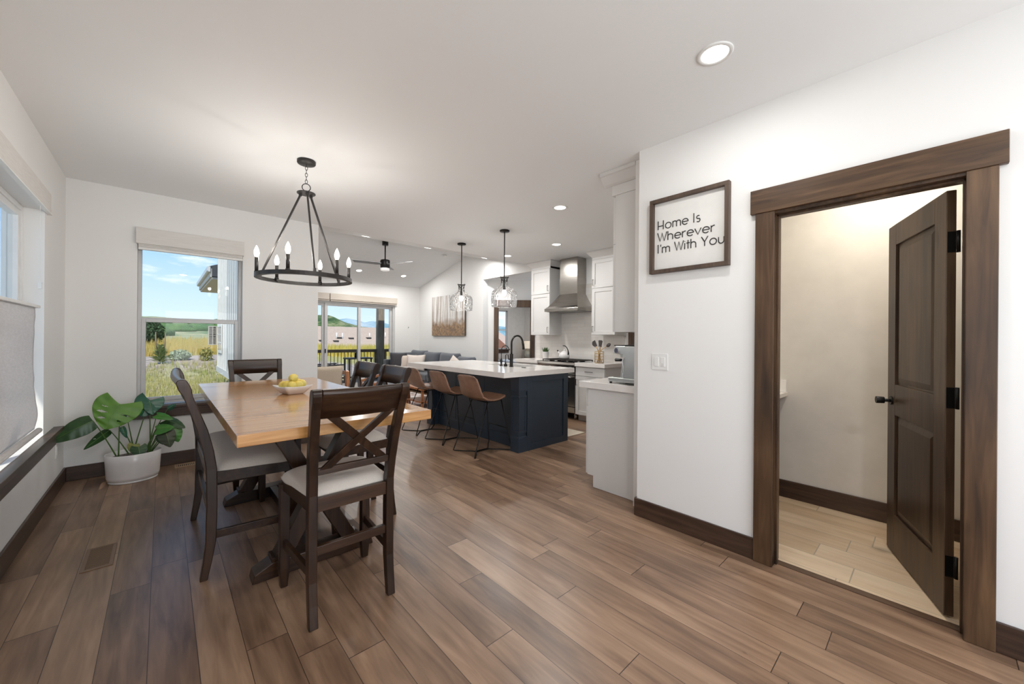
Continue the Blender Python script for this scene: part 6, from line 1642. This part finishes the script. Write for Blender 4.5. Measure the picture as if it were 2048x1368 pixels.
def ridge(name, x0, x1, y0, depth, prof, mat, rough, base=-8, seed=0):
    m = MB(); nx, ny = 140, 26
    def fn(u, v):
        x = x0 + (x1 - x0) * u; yv = y0 + depth * v
        hh = lerp_tab(prof, x)
        s_ = math.sin(PI * min(1.0, v * 1.0)) ** 0.8
        n_ = mnoise.fractal(Vector((x / rough, yv / rough, seed)), 0.9, 2.1, 5)
        return (x, yv, base + (hh - base) * s_ * (1 + 0.0 * n_) + n_ * (hh - base) * 0.10 * s_)
    m.grid(fn, nx, ny)
    return S(name, m, mat)
def hill_mat(name, cols, sc, lo=0.38, hi=0.64):
    m, nt, b = _new(name); v = coords(nt)
    no = N(nt, 'ShaderNodeTexNoise', i_Scale=sc, i_Detail=9.0, i_Roughness=0.68); nt.links.new(v, no.inputs['Vector'])
    n = len(cols)
    nt.links.new(ramp(nt, no.outputs['Fac'], [(lo + (hi - lo) * i / (n - 1), c) for i, c in enumerate(cols)]), b.inputs['Base Color'])
    b.inputs['Roughness'].default_value = 1.0; b.inputs['Specular IOR Level'].default_value = 0.1
    return m
HGR = hill_mat('scrub_hill', [(0.07, 0.14, 0.05), (0.15, 0.23, 0.09), (0.38, 0.36, 0.20), (0.48, 0.40, 0.28)], 0.11)
HG2 = hill_mat('green_hill', [(0.035, 0.07, 0.03), (0.08, 0.13, 0.05), (0.22, 0.23, 0.12), (0.32, 0.30, 0.19)], 0.09)
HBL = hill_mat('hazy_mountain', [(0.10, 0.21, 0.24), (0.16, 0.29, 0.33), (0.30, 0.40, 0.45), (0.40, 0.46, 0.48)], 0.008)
ridge('hill_meadow_back', -80, 110, 150, 160, [(-80, 10), (-20, 9.6), (0, 9.3), (15, 8.8), (30, 7), (45, 2), (60, -4), (110, -6)], HGR, 40, -2, 1)
ridge('hill_green', 20, 260, 240, 160, [(20, -10), (50, -4), (76, 18), (91, 19.6), (99, 15.8), (102, 14.2), (108, 12.2), (118, 10.2), (135, 9.0), (160, 6), (200, -3), (260, -8)], HG2, 60, -10, 3)
ridge('mountain_blue', 150, 1100, 800, 300, [(150, 10), (240, 22), (290, 38), (330, 46), (345, 44), (370, 38), (385, 43), (410, 40), (440, 33), (470, 36), (520, 46), (700, 42), (1100, 30)], HBL, 160, -20, 7)

# neighbour's roof with vents
NR = plain('tan_shingle_roof', (0.47, 0.36, 0.28), 0.9, c2=(0.38, 0.29, 0.23), nscale=6, bs=0.3, bscale=12)
nb_ = thing('neighbour_house', 'neighbouring house roof of tan shingles below the mountains', 'house', (24, 56, -3))
B(11, 44, 50.5, 60, -4, -0.6).build('walls', plain('neighbour_wall', (0.35, 0.30, 0.26), 0.8), nb_)
MB().add([(10, 45.5, -1.2), (46, 45.5, -1.2), (46, 55, 2.75), (10, 55, 2.75), (46, 65, -1.2), (10, 65, -1.2)], [(0, 1, 2, 3), (3, 2, 4, 5), (1, 4, 2), (0, 3, 5), (0, 5, 4, 1)]).build('roof', NR, nb_)
MB().prism([(33.0, -0.8), (36.3, 1.35), (39.5, -0.8)], 'y', 43.0, 47.5).build('gable', plain('rust_gable', (0.24, 0.11, 0.08), 0.8), nb_)
VP_ = ((16.35, 1.12), (17.05, 1.1), (20.6, 1.15), (22.9, 1.25))
VV_ = ((16.0, .80), (18.15, 1.15), (20.5, 1.2), (14.4, .85), (16.7, 1.2))
VW = plain('white_vent_pipe', (0.75, 0.75, 0.75), 0.4); VD = plain('dark_roof_vent', (0.03, 0.028, 0.028), 0.6)
for x, z in VP_:
    y = 45.5 + (z + 1.2) / 3.95 * 9.5; MB().cyl((x, y, z - .05), (x, y, z + .75), 0.07, n=10).build('vent_pipe', VW, nb_)
for x, z in VV_:
    y = 45.5 + (z + 1.2) / 3.95 * 9.5; MB().box(x - .30, x + .30, y - .25, y + .15, z - .1, z + .12).build('roof_vent', VD, nb_)

# plants outside
GRM = plain('yellow_green_grass', (0.42, 0.38, 0.15), 0.9, c2=(0.26, 0.29, 0.10), nscale=1.2, spec=0.1)
GRT = plain('golden_grass', (0.52, 0.36, 0.11), 0.9, c2=(0.36, 0.34, 0.09), nscale=1.2, spec=0.1)
def grass(mb, n, xr_, yr, hr, wd):
    for _ in range(n):
        y = yr[0] + (yr[1] - yr[0]) * random.random() ** 1.3; x = random.uniform(*xr_(y))
        z = ground_h(x, y); h = random.uniform(*hr) ; a = random.uniform(0, PI); ln = random.uniform(-.25, .25) * h
        w_ = wd * random.uniform(.7, 1.4) * (y / 15.0); c, s_ = math.cos(a) * w_, math.sin(a) * w_
        mb.add([(x - c, y - s_, z - .03), (x + c, y + s_, z - .03), (x + ln, y + ln * .5, z + h)], [(0, 1, 2)])
mg = MB(); grass(mg, 5200, lambda y: (-.06 * y, .17 * y), (13.5, 19), (.06, .22), .010)
o = mg.build('meadow_grass', GRM); o['kind'] = 'stuff'; o['label'] = 'short green grass on the slope outside the dining window'; o['category'] = 'grass'
mg = MB(); grass(mg, 6500, lambda y: (-.06 * y, .17 * y), (22, 42), (.20, .60), .010)
o = mg.build('tall_grass', GRT); o['kind'] = 'stuff'; o['label'] = 'golden tall grass beyond the gravel strip outside the dining window'; o['category'] = 'grass'
mg = MB(); grass(mg, 9000, lambda y: (.26 * y, .55 * y), (27, 34), (.25, .75), .012)
o = mg.build('tall_grass', plain('weedy_grass', (0.60, 0.48, 0.12), 0.9, c2=(0.42, 0.38, 0.10), nscale=1.0, spec=0.1)); o['kind'] = 'stuff'; o['label'] = 'yellow-green tall grass beyond the deck railing'; o['category'] = 'grass'
def leafball(name, label, cat, c, r, n, mats, lf, group=None, trunk=None):
    t = thing(name, label, cat, (c[0], c[1], ground_h(c[0], c[1])), group)
    m = MB(); m.cur = 0
    for _ in range(n):
        d = Vector((random.gauss(0, 1), random.gauss(0, 1), random.gauss(0, 1))).normalized() * random.uniform(.55, 1.0)
        k = 1 + .25 * mnoise.noise(d * 3 + Vector(c))
        p = Vector((c[0] + d.x * r[0] * k, c[1] + d.y * r[1] * k, c[2] + d.z * r[2] * k))
        a = Vector((random.gauss(0, 1), random.gauss(0, 1), random.gauss(0, 1))).normalized() * lf; b2 = a.cross(Vector((random.random(), random.random(), random.random()))).normalized() * lf * .6
        m.add([p - a, p + b2, p + a, p - b2], [(0, 1, 2, 3)])
    m.build('foliage', mats, t)
    if trunk: MB().tube([(c[0], c[1], t.location.z - .1), (c[0], c[1], c[2])], trunk, 8).build('trunk', plain('bark', (0.10, 0.07, 0.05), 0.9), t)
    return t
DG = plain('dark_bush_green', (0.035, 0.085, 0.03), 0.8, c2=(0.07, 0.13, 0.045), nscale=3)
gz = ground_h
leafball('bush', 'dark round evergreen bush at the left edge of the meadow', 'bush', (-0.60, 36, 1.55), (.75, .75, .85), 1600, DG, .10, None, .08)
leafball('bush', 'tall green shrub cut off by the left edge of the window', 'bush', (-1.85, 34, 1.9), (.9, .9, 1.5), 1900, plain('mid_bush_green', (0.07, 0.15, 0.045), 0.8, c2=(0.13, 0.20, 0.07), nscale=3), .10, None, .08)
leafball('sagebrush', 'low round silvery sagebrush on the gravel strip', 'bush', (0.52, 20, gz(.52, 20) + .17), (.36, .36, .22), 900, plain('sage_green', (0.42, 0.48, 0.34), 0.9, c2=(0.30, 0.37, 0.24), nscale=6), .045)
leafball('weed_clump', 'yellow-green weed clump on the gravel strip near the siding', 'bush', (1.30, 19.6, gz(1.3, 19.6) + .2), (.22, .22, .30), 450, GRM, .05)
leafball('bush', 'green shrub beside the rust coloured gable beyond the deck', 'bush', (25.2, 38, .35), (1.1, 1.0, 1.0), 1400, DG, .14, None, .08)
mu_ = thing('mullein_plant', 'tall mullein weed with two brown spikes on the gravel strip', 'plant', (-0.05, 19, gz(-.05, 19)))
m = MB(); bz = gz(-.05, 19)
for i in range(110):
    a = random.uniform(0, 2 * PI); hz = random.random(); l = .34 * (1 - .55 * hz); z0_ = bz + .02 + hz * .55
    b0 = Vector((-.05, 19, z0_)); e_ = b0 + Vector((math.cos(a) * l, math.sin(a) * l, .12 + .10 * random.random())); sx_ = Vector((-math.sin(a), math.cos(a), 0)) * .035
    md = (b0 + e_) / 2 + Vector((0, 0, .03)); m.add([b0, md + sx_, e_, md - sx_], [(0, 1, 2, 3)])
m.build('leaves', plain('mullein_leaf', (0.20, 0.28, 0.09), 0.8, c2=(0.34, 0.36, 0.14), nscale=9), mu_)
for dx in (-.12, .12): MB().tube([(-.05 + dx * .3, 19, bz + .3), (-.05 + dx, 19, bz + .7), (-.05 + dx * 1.1, 19, bz + 1.15)], .03, 7, rs=[.015, .03, .012]).build('flower_spike', plain('mullein_spike', (0.20, 0.15, 0.08), 0.9), mu_)
m = MB()
for _ in range(420):
    y = 52 + 70 * random.random(); x = random.uniform(-.08 * y - 2, .15 * y)
    if mnoise.noise(Vector((x * .05, y * .05, 2))) < .0: continue
    r_ = random.uniform(.35, 1.0) * (0.7 + y / 120); z = ground_h(x, y)
    n0 = len(m.v); m.ell((x, y, z + r_ * .25), (r_ * 1.3, r_, r_ * .55), 9, 6)
    for i in range(n0, len(m.v)):
        p = Vector(m.v[i]); d_ = mnoise.noise(p * 1.7) * .35 * r_; c_ = Vector((x, y, z)); m.v[i] = tuple(p + (p - c_).normalized() * d_)
o = m.build('hill_scrub', plain('scrub_green', (0.06, 0.13, 0.045), 0.95, c2=(0.13, 0.20, 0.075), nscale=0.6, spec=0.1)); o['kind'] = 'stuff'; o['label'] = 'green scrub scattered over the rising hillside outside the dining window'; o['category'] = 'scrub'
m = MB()
for _ in range(3600):
    y = random.uniform(9.5, 15.5); x = random.uniform(-.07 * y, .17 * y); z = ground_h(x, y); a = random.uniform(0, 2 * PI); l = random.uniform(.05, .16)
    p = Vector((x, y, z + .01)); q = p + Vector((math.cos(a) * l, math.sin(a) * l, random.uniform(.01, .09))); s_ = Vector((-math.sin(a), math.cos(a), 0)) * .006
    m.add([p - s_, p + s_, q], [(0, 1, 2)])
o = m.build('dry_straw', plain('dry_straw', (0.62, 0.52, 0.42), 0.95, c2=(0.40, 0.30, 0.25), nscale=8, spec=0.1)); o['kind'] = 'stuff'; o['label'] = 'dry straw stubble on the ground closest to the dining window'; o['category'] = 'straw'
# roof over the house; unseen left eave added to keep sun off the window
S('added_eave', B(XL - 0.75, XM - 0.3, -3.4, YB + 0.75, 2.92, 3.02), ROOFM)
S('trim_14', MB().prism([(5.6, 3.2), (7.8, 3.75), (11.6, 2.98), (11.6, 2.88), (7.8, 3.55), (5.6, 3.1)], 'x', XE + 0.05, 9.6), ROOFM)
